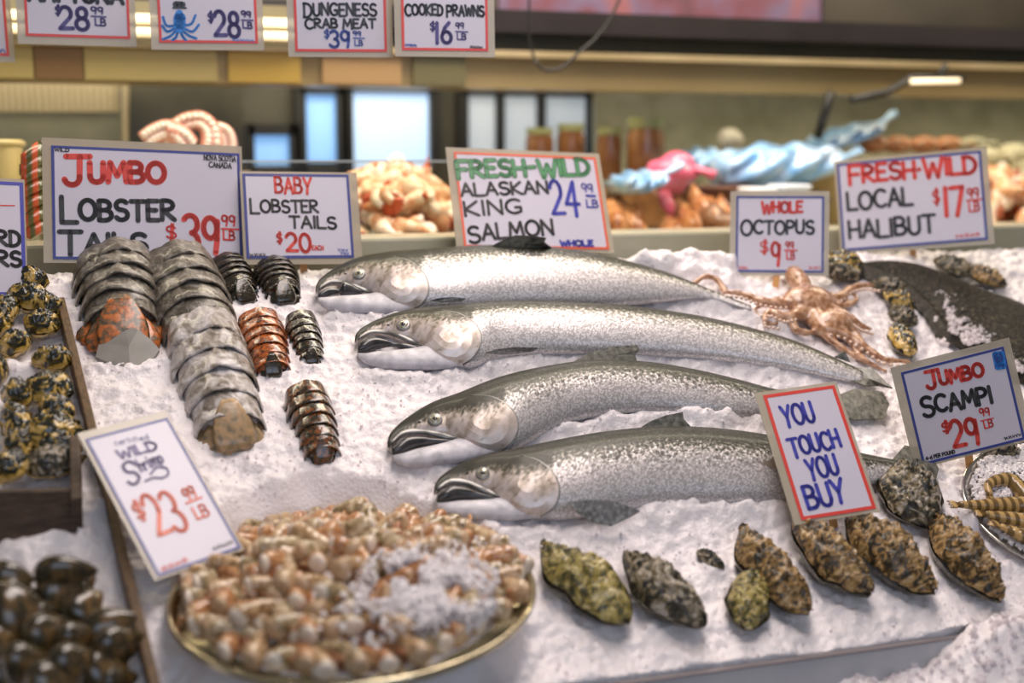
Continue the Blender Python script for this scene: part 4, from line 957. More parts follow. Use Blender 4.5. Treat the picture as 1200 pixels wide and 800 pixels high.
for i, (r_, a, z, out, tw) in enumerate(SIDES):
    pi_ = i % len(protos)
    if pi_ in used: o = copy_tree(protos[pi_])
    else: o = protos[pi_]; used.add(pi_)
    if 20 < math.degrees(a) % 360 < 160: z -= 0.008; r_ *= 0.95
    c = PC + (PX * cos(a) + PY * sin(a)) * PR * r_ + PN * (z + 0.004)
    # thick cut end outward at the front and left, tails inward; some lie along the ring at the back right
    ang = a + pi + tw * 0.7 if not (radians(15) < (a % (2 * pi)) < radians(165)) else a + pi / 2 + 0.55 + tw * 0.8
    if radians(15) < (a % (2 * pi)) < radians(165): c = c - (PX * cos(ang) + PY * sin(ang)) * 0.03
    dx = PX * cos(ang) + PY * sin(ang); dx = dx - PN * (-0.12 if r_ > 0.5 else 0.05); dx /= np.linalg.norm(dx)
    dy = np.cross(PN, dx); dy /= np.linalg.norm(dy); dz = np.cross(dx, dy)
    Mx = Matrix(((dx[0], dy[0], dz[0], c[0]), (dx[1], dy[1], dz[1], c[1]), (dx[2], dy[2], dz[2], c[2]), (0, 0, 0, 1)))
    roll = rnd.choice([-1, 1]) * (rnd.uniform(1.2, 1.5) if r_ > 0.7 else rnd.uniform(0.9, 1.45)); shp = SHAPE[protos[pi_].name]; best = None
    for rl in (roll, -roll):                 # keep body and tail inside the rim and above the dish
        mm = Mx @ Matrix.Rotation(rl, 4, 'X'); rel = np.array([mm @ p for p in shp]) - PC; rad_ = np.hypot(rel @ PX, rel @ PY); k = int(np.argmax(rad_))
        over = max(0.0, rad_[k] - PR * 0.97); low_ = max(0.0, -0.002 - (rel @ PN).min())
        if best is None or over + low_ < best[0]: best = (over + low_, mm, over, low_, (PX * (rel[k] @ PX) + PY * (rel[k] @ PY)) / rad_[k])
    o.matrix_basis = Matrix.Translation(Vector(-best[4] * best[2] + PN * best[3])) @ best[1]
    side = ['right', 'back right', 'back', 'back left', 'left', 'front left', 'front', 'front right'][int(((a + pi / 8) % (2 * pi)) / (pi / 4))]
    kk = 0 if r_ > 0.76 else 1 if r_ > 0.62 else 2 if r_ > 0.2 else 3
    tag(o, 'raw shrimp %s of the heap, %s of the steel tray' % (words_r[kk], side) if kk < 3 else 'raw shrimp at the centre of the heap on the round steel tray', 'shrimp', 'raw shrimp %s side %s' % (words_r[kk], side if kk < 3 else 'middle'))
# ice heaped over the shrimp at the front right
m = MB(); n = 6500; aa = rng.normal(radians(-40), 0.30, n); rr2 = np.clip(rng.normal(0.62, 0.15, n), 0.25, 0.9); ok = vnoise(aa * 5 + 20, rr2 * 9, 31) > 0.40; aa, rr2 = aa[ok], rr2[ok]; n = len(aa)
gp = PC[None] + (np.cos(aa)[:, None] * PX + np.sin(aa)[:, None] * PY) * (PR * rr2)[:, None] + PN * (0.022 + 0.040 * (1 - rr2 ** 2) + rng.uniform(-0.01, 0.010, n))[:, None]
vs, f3 = granules(gp, 0.0014, 0.0042); m.v = vs.tolist(); m.f = f3.tolist()
tag(m.build('ice_on_shrimp', ICELUMP, smooth=False), 'loose ice lying over the front right of the shrimp heap', 'ice', kind='stuff')

# ------------------------------------------------------------ octopus on the ice
OCT = pm('octopus_skin', [(0.3, (0.22, 0.085, 0.035)), (0.5, (0.46, 0.24, 0.13)), (0.7, (0.68, 0.45, 0.31))], scale=112, detail=5, rough=0.22, coat=0.8, bump=0.4, bscale=162, sss=0.1)
root = empty('octopus', P(955, 365), 'pink-brown raw octopus sprawled on the ice under its price sign', 'octopus')
m = MB()
def bedp(l): return [P(x, y, z) for x, y, z in l]
c = P(948, 352, 0.022); m.blob(c, (0.046, 0.034, 0.022), 20, 12, [U, V, N])
c = P(935, 328, 0.02); m.blob(c, (0.018, 0.042, 0.018), 16, 10, [U, V, N])
c = P(978, 378, 0.02); m.blob(c, (0.034, 0.025, 0.02), 16, 10, [U, V, N])
arms = [[(945, 352, .02), (915, 356, .02), (890, 352, .02), (870, 344, .02), (845, 342, .018)],
        [(950, 362, .02), (920, 372, .02), (900, 366, .02), (896, 376, .015), (912, 380, .012)],
        [(955, 366, .02), (960, 380, .02), (990, 392, .018), (1010, 404, .016), (1034, 420, .014), (1068, 424, .012)],
        [(970, 362, .02), (995, 372, .022), (1010, 382, .018), (1022, 386, .012)],
        [(960, 350, .02), (985, 348, .02), (998, 338, .02), (1014, 334, .018), (1030, 336, .014)],
        [(940, 340, .022), (934, 318, .026), (940, 306, .022)],
        [(850, 342, .014), (838, 326, .020), (826, 324, .022), (812, 332, .018), (796, 328, .016), (778, 321, .012)],
        [(980, 376, .018), (1004, 392, .016), (1012, 406, .014), (1000, 412, .010)],
        [(948, 374, .016), (974, 398, .014), (1004, 418, .012), (1030, 430, .010)],
        [(935, 358, .02), (912, 350, .018), (896, 356, .014), (884, 364, .012), (892, 372, .010)],
        [(965, 372, .018), (986, 384, .014), (996, 400, .012), (1012, 420, .010), (1040, 436, .008)],
        [(970, 356, .02), (992, 358, .018), (1004, 350, .016), (1000, 342, .014)],
        [(930, 366, .018), (930, 384, .014), (944, 390, .012), (962, 388, .012), (972, 396, .010)]]
for ai, a in enumerate(arms):
    L_ = interp(a, 22); r0, r1 = (0.0125, 0.0035) if ai < 6 else (0.0065, 0.003) if ai in (6, 9) else (0.009, 0.003)
    m.tube(bedp(L_), np.linspace(r0, r1, 22) * (1 + 0.12 * np.sin(np.arange(22) * 1.9)), 10)
o = m.build('body', OCT, root, world=True); rm = o.modifiers.new('join', 'REMESH'); rm.mode = 'VOXEL'; rm.voxel_size = 0.0032; rm.use_smooth_shade = True
sm = o.modifiers.new('soft', 'SMOOTH'); sm.iterations = 4; sm.factor = 0.5
SUK = pm('sucker_skin', (0.72, 0.52, 0.42), rough=0.25, coat=0.6)
for a in arms[:5]:
    for q in interp(a, 18)[4:]:
        su = MB(); su.blob(P(q[0], q[1] + 5, q[2] + 0.002), (0.0034, 0.0034, 0.003), 8, 5); su.build('sucker', SUK, root, world=True)

# ------------------------------------------------------------ halibut
HAL = pm('halibut_skin', [(0.40, (0.008, 0.007, 0.005)), (0.55, (0.022, 0.018, 0.012)), (0.68, (0.085, 0.065, 0.04))], scale=160, detail=6, rough=0.6, coat=0.0, spec=0.3, bump=1.0, bscale=150)
root = empty('halibut', P(1110, 350), 'dark flat halibut half buried in ice right of the octopus', 'fish')
mb = loft([(1004, 308), (1030, 305), (1070, 308), (1110, 321), (1150, 338), (1190, 352), (1240, 380), (1290, 420)], [(1004, 312), (1034, 320), (1062, 336), (1090, 360), (1112, 388), (1140, 404), (1180, 440), (1250, 470)], 0.010, ([0, 0.2, 1], [0.5, 0.26, 0.22]), n=60, seg=28)
mb.build('body', HAL, root, world=True)
fr = MB(); ee = interp([(1000, 312), (1030, 324), (1062, 340), (1090, 362), (1112, 392), (1140, 404), (1180, 440)], 40); ei = interp([(1006, 309), (1036, 318), (1070, 334), (1098, 354), (1122, 382), (1150, 396), (1190, 432)], 40)
fr.rings([[P(*q, 0.012) + N * 0.0015 for q in ei], [P(q[0] - 8 - 3 * (i % 2), q[1] + 5, 0.008) for i, q in enumerate(ee)]], caps=False, closed=False); fr.rings([[P(*q, 0.010) for q in ei], [P(q[0] - 8 - 3 * (i % 2), q[1] + 5, 0.0065) for i, q in enumerate(ee)]], caps=False, closed=False)
fr.build('side_fin', pm('halibut_fin', [(0.35, (0.012, 0.010, 0.008)), (0.65, (0.05, 0.042, 0.03))], scale=120, rough=0.6), root, smooth=False, world=True)
n = 1500; qx = rng.uniform(1096, 1215, n); qy = 338 + (qx - 1096) * 0.35 + rng.uniform(0, 62, n); ok = vnoise(qx / 16, qy / 12, 51) > 0.56; qx, qy = qx[ok], qy[ok]
gp = np.array([P(x, y, 0.022 + 0.004 * rng.random()) for x, y in zip(qx, qy)]); vs, f3 = granules(gp, 0.002, 0.005); m = MB(); m.v = vs.tolist(); m.f = f3.tolist()
tag(m.build('ice_on_halibut', ICEBIT, smooth=False), 'loose ice scattered over the dark halibut at right', 'ice', kind='stuff')

# ------------------------------------------------------------ scampi on a steel tray
SC = striped('scampi_shell', (0.17, 0.10, 0.03), (0.55, 0.35, 0.13), 26)
tr = empty('metal_tray', P(1250, 600), 'steel tray of scampi cut off by the right edge of the photo', 'tray')
m = MB(); c0 = P(1262, 598, 0.012); e1, e2, e3 = U, V, N
sr = 0.175
prof = [(0.02, -0.004), (0.88, -0.004), (0.97, 0.006), (1.0, 0.007), (1.003, 0.004), (0.97, 0.002), (0.88, -0.008), (0.02, -0.008)]
m.rings([[c0 + (e1 * cos(q) + e2 * sin(q) * 0.8) * sr * r_ + e3 * z for q in np.linspace(0, 2 * pi, 80, endpoint=False)] for r_, z in prof]); m.build('dish', pm('scampi_tray_steel', (0.62, 0.6, 0.56), rough=0.2, metal=1), tr, world=True)
m = MB(); n = 4500; aa = rng.uniform(0, 2 * pi, n); r2 = np.sqrt(rng.uniform(0, 0.85, n))
gp = c0[None] + (np.cos(aa)[:, None] * e1 + np.sin(aa)[:, None] * e2 * 0.8) * (sr * r2)[:, None] + e3 * (0.004 + 0.014 * (1 - r2 ** 2))[:, None]
vs, f3 = granules(gp, 0.0025, 0.006); m.v = vs.tolist(); m.f = f3.tolist(); tag(m.build('scampi_ice', ICELUMP, smooth=False), 'ice lumps under the scampi on the right-hand steel tray', 'ice', kind='stuff')
for i, (pts_, r0, lb) in enumerate([([(1206, 586), (1180, 562), (1158, 570), (1160, 580)], 0.0115, 'curled scampi tail lying highest on the right-hand tray'),
                                   ([(1220, 596), (1190, 592), (1160, 592), (1124, 591)], 0.0120, 'straight striped scampi pointing left toward the oysters'),
                                   ([(1222, 618), (1196, 610), (1176, 606), (1154, 602)], 0.0115, 'striped scampi directly below the straight one'),
                                   ([(1224, 640), (1204, 630), (1186, 622), (1172, 616)], 0.0105, 'lowest striped scampi at the tray rim')]):
    rt_ = empty('scampi', P(*pts_[0], 0.02), lb, 'scampi', 'scampi on the right-hand tray')
    m = MB(); n = 31; q = interp(pts_, n); s = np.linspace(0, 1, n)
    m.tube([P(x, y, 0.032) for x, y in q], 1.12 * r0 * (1.05 - 0.72 * s ** 1.7) * (0.92 + 0.14 * ((s * 7) % 1)), 12, upv=N); ob = m.build('body', SC, rt_, world=True)
    m = MB(); e = P(*q[-1], 0.030); dv = e - P(*q[-4], 0.030); dv /= np.linalg.norm(dv); sd = np.cross(N, dv)
    for sp in (-0.4, 0, 0.4): m.tube([e - dv * 0.003, e + (dv + sd * sp) * 0.008, e + (dv + sd * sp) * 0.016], [0.003, 0.0045, 0.001], 6, flat=0.4, upv=N)
    m.build('tail_fan', SC, rt_, world=True)

# ------------------------------------------------------------ hand-lettered signs
def arc(cx, cy, rx, ry, a0, a1, n=11): return [(cx + rx * cos(radians(t)), cy + ry * sin(radians(t))) for t in np.linspace(a0, a1, n)]


GL = {
    'A': (.66, [[(0, 0), (.33, 1), (.66, 0)], [(.12, .36), (.56, .36)]]), 'B': (.6, [[(0, 0), (0, 1)], [(0, 1), (.22, 1)] + arc(.24, .76, .26, .24, 90, -90) + [(0.02, .52), (.26, .52)] + arc(.28, .26, .3, .26, 90, -90) + [(0, 0)]]),
    'C': (.66, [arc(.38, .5, .38, .5, 48, 312, 15)]), 'D': (.66, [[(.04, 0), (.04, 1)], [(0, 1), (.2, 1)] + arc(.2, .5, .45, .5, 90, -90) + [(0, 0)]]),
    'E': (.52, [[(.5, 1), (0, 1), (0, 0), (.52, 0)], [(0, .52), (.4, .52)]]), 'F': (.5, [[(0, 0), (0, 1), (.54, 1)], [(0, .52), (.42, .52)]]),
    'G': (.7, [arc(.38, .5, .38, .5, 48, 300, 15) + [(.66, .12), (.66, .42), (.42, .42)]]), 'H': (.6, [[(0, 0), (0, 1)], [(.58, 0), (.58, 1)], [(0, .5), (.58, .5)]]),
    'I': (.1, [[(.05, 0), (.05, 1)]]), 'J': (.62, [[(.05, 1), (.75, 1)], [(.45, 1), (.43, .28)] + arc(.21, .24, .22, .24, 0, -170)]),
    'K': (.6, [[(0, 0), (0, 1)], [(.56, 1), (.02, .45), (.6, 0)]]), 'L': (.52, [[(0, 1), (0, 0), (.54, 0)]]),
    'M': (.78, [[(0, 0), (.1, 1), (.39, .3), (.68, 1), (.78, 0)]]), 'N': (.64, [[(0, 0), (.02, 1), (.6, 0), (.62, 1)]]),
    'O': (.74, [arc(.37, .5, .37, .5, 90, 450, 21)]), 'P': (.56, [[(0, 0), (0, 1), (.22, 1)] + arc(.24, .74, .3, .26, 90, -90) + [(0, .48)]]),
    'R': (.62, [[(0, 0), (0, 1), (.22, 1)] + arc(.24, .76, .3, .24, 90, -90) + [(.04, .5), (.6, 0)]]),
    'S': (.58, [arc(.3, .755, .27, .245, 35, 250, 10) + arc(.29, .26, .29, .26, 80, -150, 11)]), 'T': (.64, [[(0, 1), (.66, 1)], [(.33, 1), (.32, 0)]]),
    'U': (.6, [[(0, 1), (0, .32)] + arc(.28, .3, .28, .3, 180, 360) + [(.57, 1)]]), 'W': (.86, [[(0, 1), (.2, 0), (.43, .75), (.64, 0), (.88, 1)]]),
    'X': (.6, [[(0, 0), (.6, 1)], [(0, 1), (.6, 0)]]), 'Y': (.6, [[(0, 1), (.3, .45)], [(.62, 1), (.3, .45), (.24, -.05)]]), 'Z': (.6, [[(0, 1), (.6, 1), (0, 0), (.6, 0)]]), 'V': (.6, [[(0, 1), (.3, 0), (.6, 1)]]),
    '0': (.6, [arc(.3, .5, .3, .5, 90, 450, 19)]), '1': (.16, [[(.08, 1), (.06, 0)]]), '2': (.62, [arc(.29, .7, .28, .3, 165, -35, 11) + [(.02, .02), (.64, .04)]]),
    '3': (.6, [arc(.28, .75, .27, .25, 150, -80, 11) + arc(.27, .26, .31, .26, 80, -155, 12)]), '4': (.66, [[(.46, -.02), (.48, 1), (0, .34), (.68, .34)]]),
    '5': (.6, [[(.55, 1), (.08, 1), (.04, .55)] + arc(.28, .3, .3, .3, 110, -150)]), '6': (.6, [[(.48, 1), (.2, .72), (.04, .34)] + arc(.31, .28, .28, .28, 170, -180, 15)]),
    '7': (.6, [[(0, .98), (.6, 1), (.26, 0)]]), '8': (.6, [arc(.3, .76, .23, .24, -90, 270, 15), arc(.3, .26, .29, .26, 90, 450, 17)]),
    '9': (.6, [arc(.27, .70, .26, .29, 0, 360, 15) + [(.55, .9), (.53, .4), (.46, 0)]]),
    '$': (.56, [arc(.28, .7, .24, .2, 30, 250, 9) + arc(.27, .3, .26, .21, 80, -150, 9), [(.30, 1.08), (.24, -.08)], [(.40, 1.06), (.34, -.08)]]),
    '-': (.4, [[(.02, .5), (.36, .52)]]), '.': (.16, [[(.04, .5), (.1, .5)]]), "'": (.2, [[(.1, 1), (.06, .75)]]), ' ': (.34, []), '_': (1, [[(0, 0), (1, 0)]]),
    'c': (.42, [arc(.24, .3, .22, .3, 50, 310)]), 'e': (.44, [[(.02, .3), (.42, .34)] + arc(.22, .3, .21, .3, 10, 320)]), 'r': (.34, [[(0, .6), (0, 0)], [(0, .35)] + arc(.2, .42, .18, .18, 170, 40)]),
    't': (.34, [[(.15, .95), (.15, 0)], [(0, .62), (.32, .62)]]), 'i': (.12, [[(.05, .6), (.05, 0)], [(.05, .85), (.06, .88)]]), 'f': (.34, [[(.34, .95), (.18, .9), (.14, .6), (.14, 0)], [(0, .58), (.3, .58)]]),
    'd': (.46, [arc(.22, .3, .21, .3, 0, 360), [(.44, 1), (.44, 0)]]), 'h': (.44, [[(0, 1), (0, 0)], [(0, .3)] + arc(.2, .36, .2, .26, 180, 0) + [(.4, 0)]]),
    'm': (.7, [[(0, .6), (0, 0)], [(0, .3)] + arc(.17, .38, .17, .22, 180, 0) + [(.34, 0)], [(.34, .3)] + arc(.51, .38, .17, .22, 180, 0) + [(.68, 0)]]), 'p': (.46, [[(0, .6), (0, -.4)], arc(.22, .3, .22, .3, 0, 360)]),
}


def fit_sign(corners, d, tilt):
    """upright rectangle in space whose corners are seen nearest the given pixels: returns centre, x, y, n, half sizes"""
    cp = np.mean(np.array(corners), axis=0); c = at_depth(cp[0], cp[1], d); rays = [ray(*q) for q in corners]
    hr = np.array([ray(*cp)[0], ray(*cp)[1], 0]); hr /= np.linalg.norm(hr); sd = np.array([hr[1], -hr[0], 0])
    def nrm(a, t_): k = -hr * cos(a) + sd * sin(a); return k * cos(t_) + np.array([0, 0, 1.0]) * sin(t_)
    def quad(nn): return [CAM + r * (((c - CAM) @ nn) / (r @ nn)) for r in rays]
    def cost(a, t_):
        TLq, TRq, BRq, BLq = quad(nrm(a, t_)); ex = (TRq - TLq), (BRq - BLq); ey = (TLq - BLq), (TRq - BRq); s = 0
        for x in ex:
            for y in ey: s += ((x @ y) / np.linalg.norm(x) / np.linalg.norm(y)) ** 2
        s += (np.log(np.linalg.norm(ex[0]) / np.linalg.norm(ex[1]))) ** 2 + np.log(np.linalg.norm(ey[0]) / np.linalg.norm(ey[1])) ** 2
        return s + 0.06 * a * a + 0.06 * (t_ - tilt) ** 2
    best = (0, tilt); stp = 0.25
    for it in range(7):
        cand = [(best[0] + i * stp, best[1] + j * stp) for i in range(-3, 4) for j in range(-3, 4) if abs(best[0] + i * stp) < 1.1 and -0.5 < best[1] + j * stp < 1.3]
        best = min(cand, key=lambda q: cost(*q)); stp /= 2.2
    nn = nrm(*best); TLq, TRq, BRq, BLq = quad(nn); c = (TLq + TRq + BRq + BLq) / 4
    ex = (TRq - TLq + BRq - BLq) / 2; ey = (TLq - BLq + TRq - BRq) / 2; wx, wy = np.linalg.norm(ex), np.linalg.norm(ey)
    # orthogonalise symmetrically
    x = ex / wx; y = ey / wy; h = x @ y; x2 = x - y * h / 2; y2 = y - x * h / 2; x2 /= np.linalg.norm(x2); y2 = y2 - x2 * (x2 @ y2); y2 /= np.linalg.norm(y2)
    return c, x2, y2, np.cross(x2, y2), wx / 2, wy / 2


SIGN_ROOTS = {}


def sign(label, corners, d, tilt, border, texts, margins=(9, 9, 9, 5), bw=3.2, stick=None, extra=None, group='hand-lettered price signs on the ice', name='price_sign', hang=None, card=None):
    c, x, y, nn, hw, hh = fit_sign(corners, d, tilt); ppm = F / d
    TLp, TRp, BRp, BLp = [np.array(q, float) for q in corners]
    base = c - y * hh if stick is None else P(*stick)
    root = empty(name, base, label, 'sign', group)
    l, r, t_, b_ = [k / ppm for k in margins]
    m = MB(); m.box(c + x * (r - l) / 2 + y * (t_ - b_) / 2 - nn * 0.0012, (hw + (l + r) / 2, hh + (t_ + b_) / 2, 0.0008), [x, y, nn]); m.build('plastic_sleeve', SLEEVE, root, smooth=False, world=True)
    m = MB(); m.box(c, (hw, hh, 0.0004), [x, y, nn]); m.build('paper', PAPER, root, smooth=False, world=True)
    bwm = bw / ppm / 2; m = MB()
    for s in (-1, 1):
        m.box(c + y * s * (hh - bwm) + nn * 0.0006, (hw, bwm, 0.0002), [x, y, nn]); m.box(c + x * s * (hw - bwm) + nn * 0.0006, (bwm, hh - 2 * bwm, 0.0002), [x, y, nn])
    m.build('border', INK[border], root, smooth=False, world=True)
    bw = bw * 1.0
    up = ((TLp - BLp) + (TRp - BRp)) / 2; up = up / np.linalg.norm(up)
    def loc(q):
        r_ = ray(*q); p = CAM + r_ * (((c - CAM) @ nn) / (r_ @ nn)); return np.array([(p - c) @ x, (p - c) @ y])
    lift = [0.0009]
    def strokes(lines, wpx, ink, part='lettering'):
        m = MB(); wd = wpx * 1.2 / ppm / 2; lift[0] += 0.00004
        def w3(q): return c + x * q[0] + y * q[1] + nn * lift[0]
        for ln in lines:
            ln = [np.array(q) for q in ln]
            for a, b2 in zip(ln[:-1], ln[1:]):
                dd = b2 - a; k = np.linalg.norm(dd)
                if k < 1e-7: continue
                pn = np.array([-dd[1], dd[0]]) / k * wd
                m.add([w3(a - pn), w3(b2 - pn), w3(b2 + pn), w3(a + pn)], [(0, 1, 2, 3)])
            for a in ln:
                m.add([w3(a + np.array([cos(q), sin(q)]) * wd) for q in np.linspace(0, 2 * pi, 8, endpoint=False)], [tuple(range(8))])
        if m.f: m.build(part, INK[ink], root, smooth=False, world=True)
    rj = random.Random(sum(map(ord, label)))
    def text(s, p0, p1, h, ink, wpx, first=1.0, slant=0.0):
        p0, p1 = np.array(p0, float), np.array(p1, float); tot = 0; adv = []
        for i, ch in enumerate(s):
            k = first if (i == 0 or s[i - 1] in ' -.') else 1.0; adv.append((tot, k)); tot += (GL[ch][0] * k + (0.17 if ch != ' ' else 0.05))
        tot -= 0.17; A0, A1 = loc(p0), loc(p1); bx = (A1 - A0) / tot
        upv = loc(p0 + up * h) - A0; lines = []
        for ch, (o_, k) in zip(s, adv):
            jy = rj.uniform(-0.04, 0.04)
            for st in GL[ch][1]:
                lines.append([A0 + bx * (o_ + px_ * k + slant * py_) + upv * (py_ * k + jy - (0.12 if k > 1 else 0)) for px_, py_ in st])
        strokes(lines, wpx, ink)
    for tx in texts: text(*tx)
    if extra: extra(loc, strokes, up)
    if stick is not None:
        f = P(*stick); top = c - y * hh * 0.3 - nn * 0.004; low = f - N * 0.02; dv = low - top; Lk = np.linalg.norm(dv); dv /= Lk; sx = np.cross(dv, nn); sx /= np.linalg.norm(sx)
        # the stick leaves the sleeve at the bottom edge and runs into the ice
        m = MB(); m.box((top + low) / 2, (0.0055, 0.0012, Lk / 2), [sx, np.cross(dv, sx), dv]); m.build('stick', WOODSTICK, root, smooth=False, world=True)
    if card:
        q = [at_depth(*k, d + 0.03) for k in card]; m = MB(); m.add([p + nn * 0.0006 for p in q] + [p - nn * 0.0006 for p in q], [(3, 2, 1, 0), (4, 5, 6, 7), (0, 1, 5, 4), (1, 2, 6, 5), (2, 3, 7, 6), (3, 0, 4, 7)])
        o = m.build('backing_card', pm('backing_card', (0.46, 0.37, 0.27), rough=0.35, coat=0.3), root, smooth=False, world=True); o['label'] = 'plain tan backing card'
    if hang:
        m = MB()
        for s in (-0.6, 0.6):
            p = c + x * s * hw + y * (hh + t_); m.tube([p - y * 0.004, p + np.array([0, 0, hang])], 0.0012, 6)
        m.build('hanging_wire', BLACKM, root, world=True)
    return root


def scribble(p0, p1, h, ink, w, n=16):
    """illegible small print: a tight zigzag line"""
    def f(loc, strokes, up):
        a, b2 = np.array(p0, float), np.array(p1, float); r = random.Random(int(p0[0] * 7 + p0[1])); ls = []; k = 0
        while k < n:
            step = r.choice([2, 3]); q = []
            for i in range(step + 1):
                s = (k + i) / n
                if s > 1: break
                q.append(loc(a + (b2 - a) * s + up * h * (0 if (i % 2) else 1) * r.uniform(0.7, 1.1)))
            if len(q) > 1: ls.append(q)
            k += step + 1
        strokes(ls, w, ink, 'small_print')
    return f


def many(*fs):
    def f(*a):
        for g in fs: g(*a)
    return f


def price(d, d0, d1, h, dol, c0, c1, hc, lb0, lb1, hl, bar0, bar1, ink, w, w2, inkc=None, doll=None):
    """dollar sign, big figure, small 99 over LB"""
    inkc = inkc or ink; out = [(d, d0, d1, h, ink, w)]
    if doll: out.append(('$', doll[0], doll[1], doll[2], ink, w2))
    out += [('99', c0, c1, hc, inkc, w2), ('LB', lb0, lb1, hl, inkc, w2), ('_', bar0, bar1, 1, inkc, w2)]
    return out


HG = 'price signs hanging above the counter'
DH = 2.0
sign('hanging sign cut off by the upper left corner of the photo', [(-112, -42), (2, -36), (12, 66), (-104, 63)], DH, 0.0, 'red', [], (8, 6, 8, 7), group=HG, hang=0.10, extra=scribble((-20, 60), (6, 62), 4, 'mark', 1.2))
sign('hanging red-bordered sign, first with a $28.99 price, plain black letters', [(25, -52), (149, -47), (153, 47), (30.5, 41)], DH, 0.0, 'red',
     [('AHI TUNA', (34, 0), (144, 5), 17, 'black', 4.2)] + price('28', (70, 34), (104, 35), 26, None, (107, 16), (121, 17), 8, (112, 29.5), (124, 30.5), 8, (107, 19), (124, 20), 'purple', 4.0, 1.7, 'purple', ((65, 18), (71, 18), 11)), (9, 7, 8, 9), group=HG, hang=0.10)


def octo_logo(loc, strokes, up):
    ls = []
    for a, b2, c2 in [((206, 30), (195, 30), (191, 20)), ((205, 33), (196, 37), (190, 30)), ((206, 36), (200, 42), (191, 46)), ((208, 38), (206, 44), (202, 47)), ((212, 38), (215, 44), (218, 47)), ((214, 36), (222, 42), (230, 45)), ((215, 33), (226, 37), (233, 29)), ((214, 30), (224, 28), (229, 18))]:
        ls.append([loc(q) for q in interp([a, b2, c2], 7)])
    strokes(ls, 2.4, 'sky', 'octopus_drawing')
    strokes([[loc((210, 16)), loc((210.5, 34))], [loc((208, 20)), loc((208, 30))], [loc((213, 20)), loc((213, 30))]], 7.5, 'sky', 'octopus_drawing')
    strokes([[loc((206, 5)), loc((214, 5.5))]], 6, 'black', 'drawn_hat'); strokes([[loc((203, 9)), loc((218, 9.5))]], 1.8, 'black', 'drawn_hat')


sign('hanging red-bordered sign with a blue octopus drawing and $28.99', [(180, -47), (299, -44), (302, 52), (188, 49)], DH, 0.0, 'red',
     price('28', (252, 42), (281, 43), 29, None, (283, 20), (294, 20.5), 7, (285, 33), (295.5, 33.5), 7, (283, 23.5), (296, 24), 'purple', 4.0, 1.7, 'purple', ((244, 26), (250, 26), 12)) + [("'  '", (222, -2), (262, -1), 12, 'red', 2)],
     (9, 7, 8, 8), group=HG, hang=0.10, extra=many(octo_logo, scribble((273, 48), (297, 49), 2.5, 'sky', 0.9)))
sign('hanging red-bordered sign for crab meat at $39.99', [(341, -37), (452, -35), (453, 62), (347.5, 59.5)], DH, 0.0, 'red',
     [('DUNGENESS', (356, 18), (441, 18.5), 14, 'black', 2.5, 1.15), ('CRAB MEAT', (358, 32), (440, 33), 10.5, 'black', 2.3, 1.1)]
     + price('39', (387, 55), (410, 55.5), 19, None, (414, 42), (423, 42.5), 5.5, (416, 53), (425, 53.5), 6, (414, 44.6), (427, 45), 'mark', 3.0, 1.3, 'mark', ((380, 45), (386, 45), 10)), (8, 7, 8, 6), group=HG, hang=0.10)
sign('hanging red-bordered sign for cooked prawns at $16.99', [(468, -37), (571, -35), (572, 61), (472, 58)], DH, 0.0, 'red',
     [('COOKED PRAWNS', (475, 17), (567, 19), 12, 'black', 2.4, 1.1)] + price('16', (511, 50), (529, 51), 24, None, (534, 33), (543.5, 33.5), 6.5, (536, 46), (546, 46.5), 7, (534, 37), (548, 37.6), 'purple', 3.6, 1.4, 'purple', ((504, 36), (510, 36), 10)),
     (8, 8, 8, 7), group=HG, hang=0.10, extra=many(scribble((475, 54), (488, 54.5), 2.5, 'mark', 0.9), scribble((551, 56), (565, 57), 2.5, 'black', 0.9)))
# the rail the signs hang from, just above the picture
rp = at_depth(280, -48, DH); m = MB(); m.tube([(-0.9, rp[1] + 0.0, rp[2] + 0.09), (2.6, rp[1], rp[2] + 0.09)], 0.008, 10); tag(m.build('hanging_rail', STEEL), 'steel rail above the counter holding the hanging signs', 'rail')

DS = lambda px, py, l=0.0: D(px, py, l)
sign('large blue-bordered sign for jumbo lobster tails at $39.99', [(60, 169), (280.5, 181), (284.5, 305), (62, 305)], DS(170, 318), 0.25, 'navy',
     [('JUMBO', (76, 214), (193, 214), 23, 'red', 5.6, 1.45), ('LOBSTER', (72.5, 257), (205, 258), 23, 'black', 4.8, 1.3), ('TAILS', (70, 296), (172, 296), 22, 'black', 4.8, 1.25)]
     + price('39', (215, 294), (257, 296), 42, None, (260, 264), (275.5, 265), 12, (262, 281), (275, 282), 10.5, (260, 268), (280, 269), 'red', 5.6, 2.0, 'red', ((194.5, 280), (207, 281), 17))
     + [('WILD', (64, 177), (81, 178), 4, 'black', 0.9), ('NOVA SCOTIA', (239, 187.5), (276, 189.5), 6, 'black', 1.1), ('CANADA', (245, 196), (271, 197.5), 6, 'black', 1.1)], (10, 3, 9, 4), stick=(172, 326))
sign('blue-bordered sign for baby lobster tails at $20 each', [(284, 203), (408, 205), (415.5, 302), (289, 303)], DS(359, 318) * 0.995, 0.25, 'navy',
     [('BABY', (323, 226), (365, 227), 18, 'red', 2.8), ('LOBSTER', (294, 248.5), (373, 249), 14, 'black', 2.6, 1.2), ('TAILS', (340, 267), (394, 268), 13.5, 'black', 2.6), ('20', (336, 294), (364, 295), 21, 'red', 3.4), ('$', (324.5, 285), (331, 285), 12, 'red', 1.8), ('EACH', (366, 293), (379, 293), 5, 'red', 1.1)],
     (3, 10, 3, 7), stick=(359, 320), extra=many(scribble((396, 294), (409, 295), 3, 'mark', 0.7, 10), scribble((293, 301), (311, 301), 4, 'black', 0.8, 14), scribble((399, 298), (410, 299), 3, 'mark', 0.7, 10)))


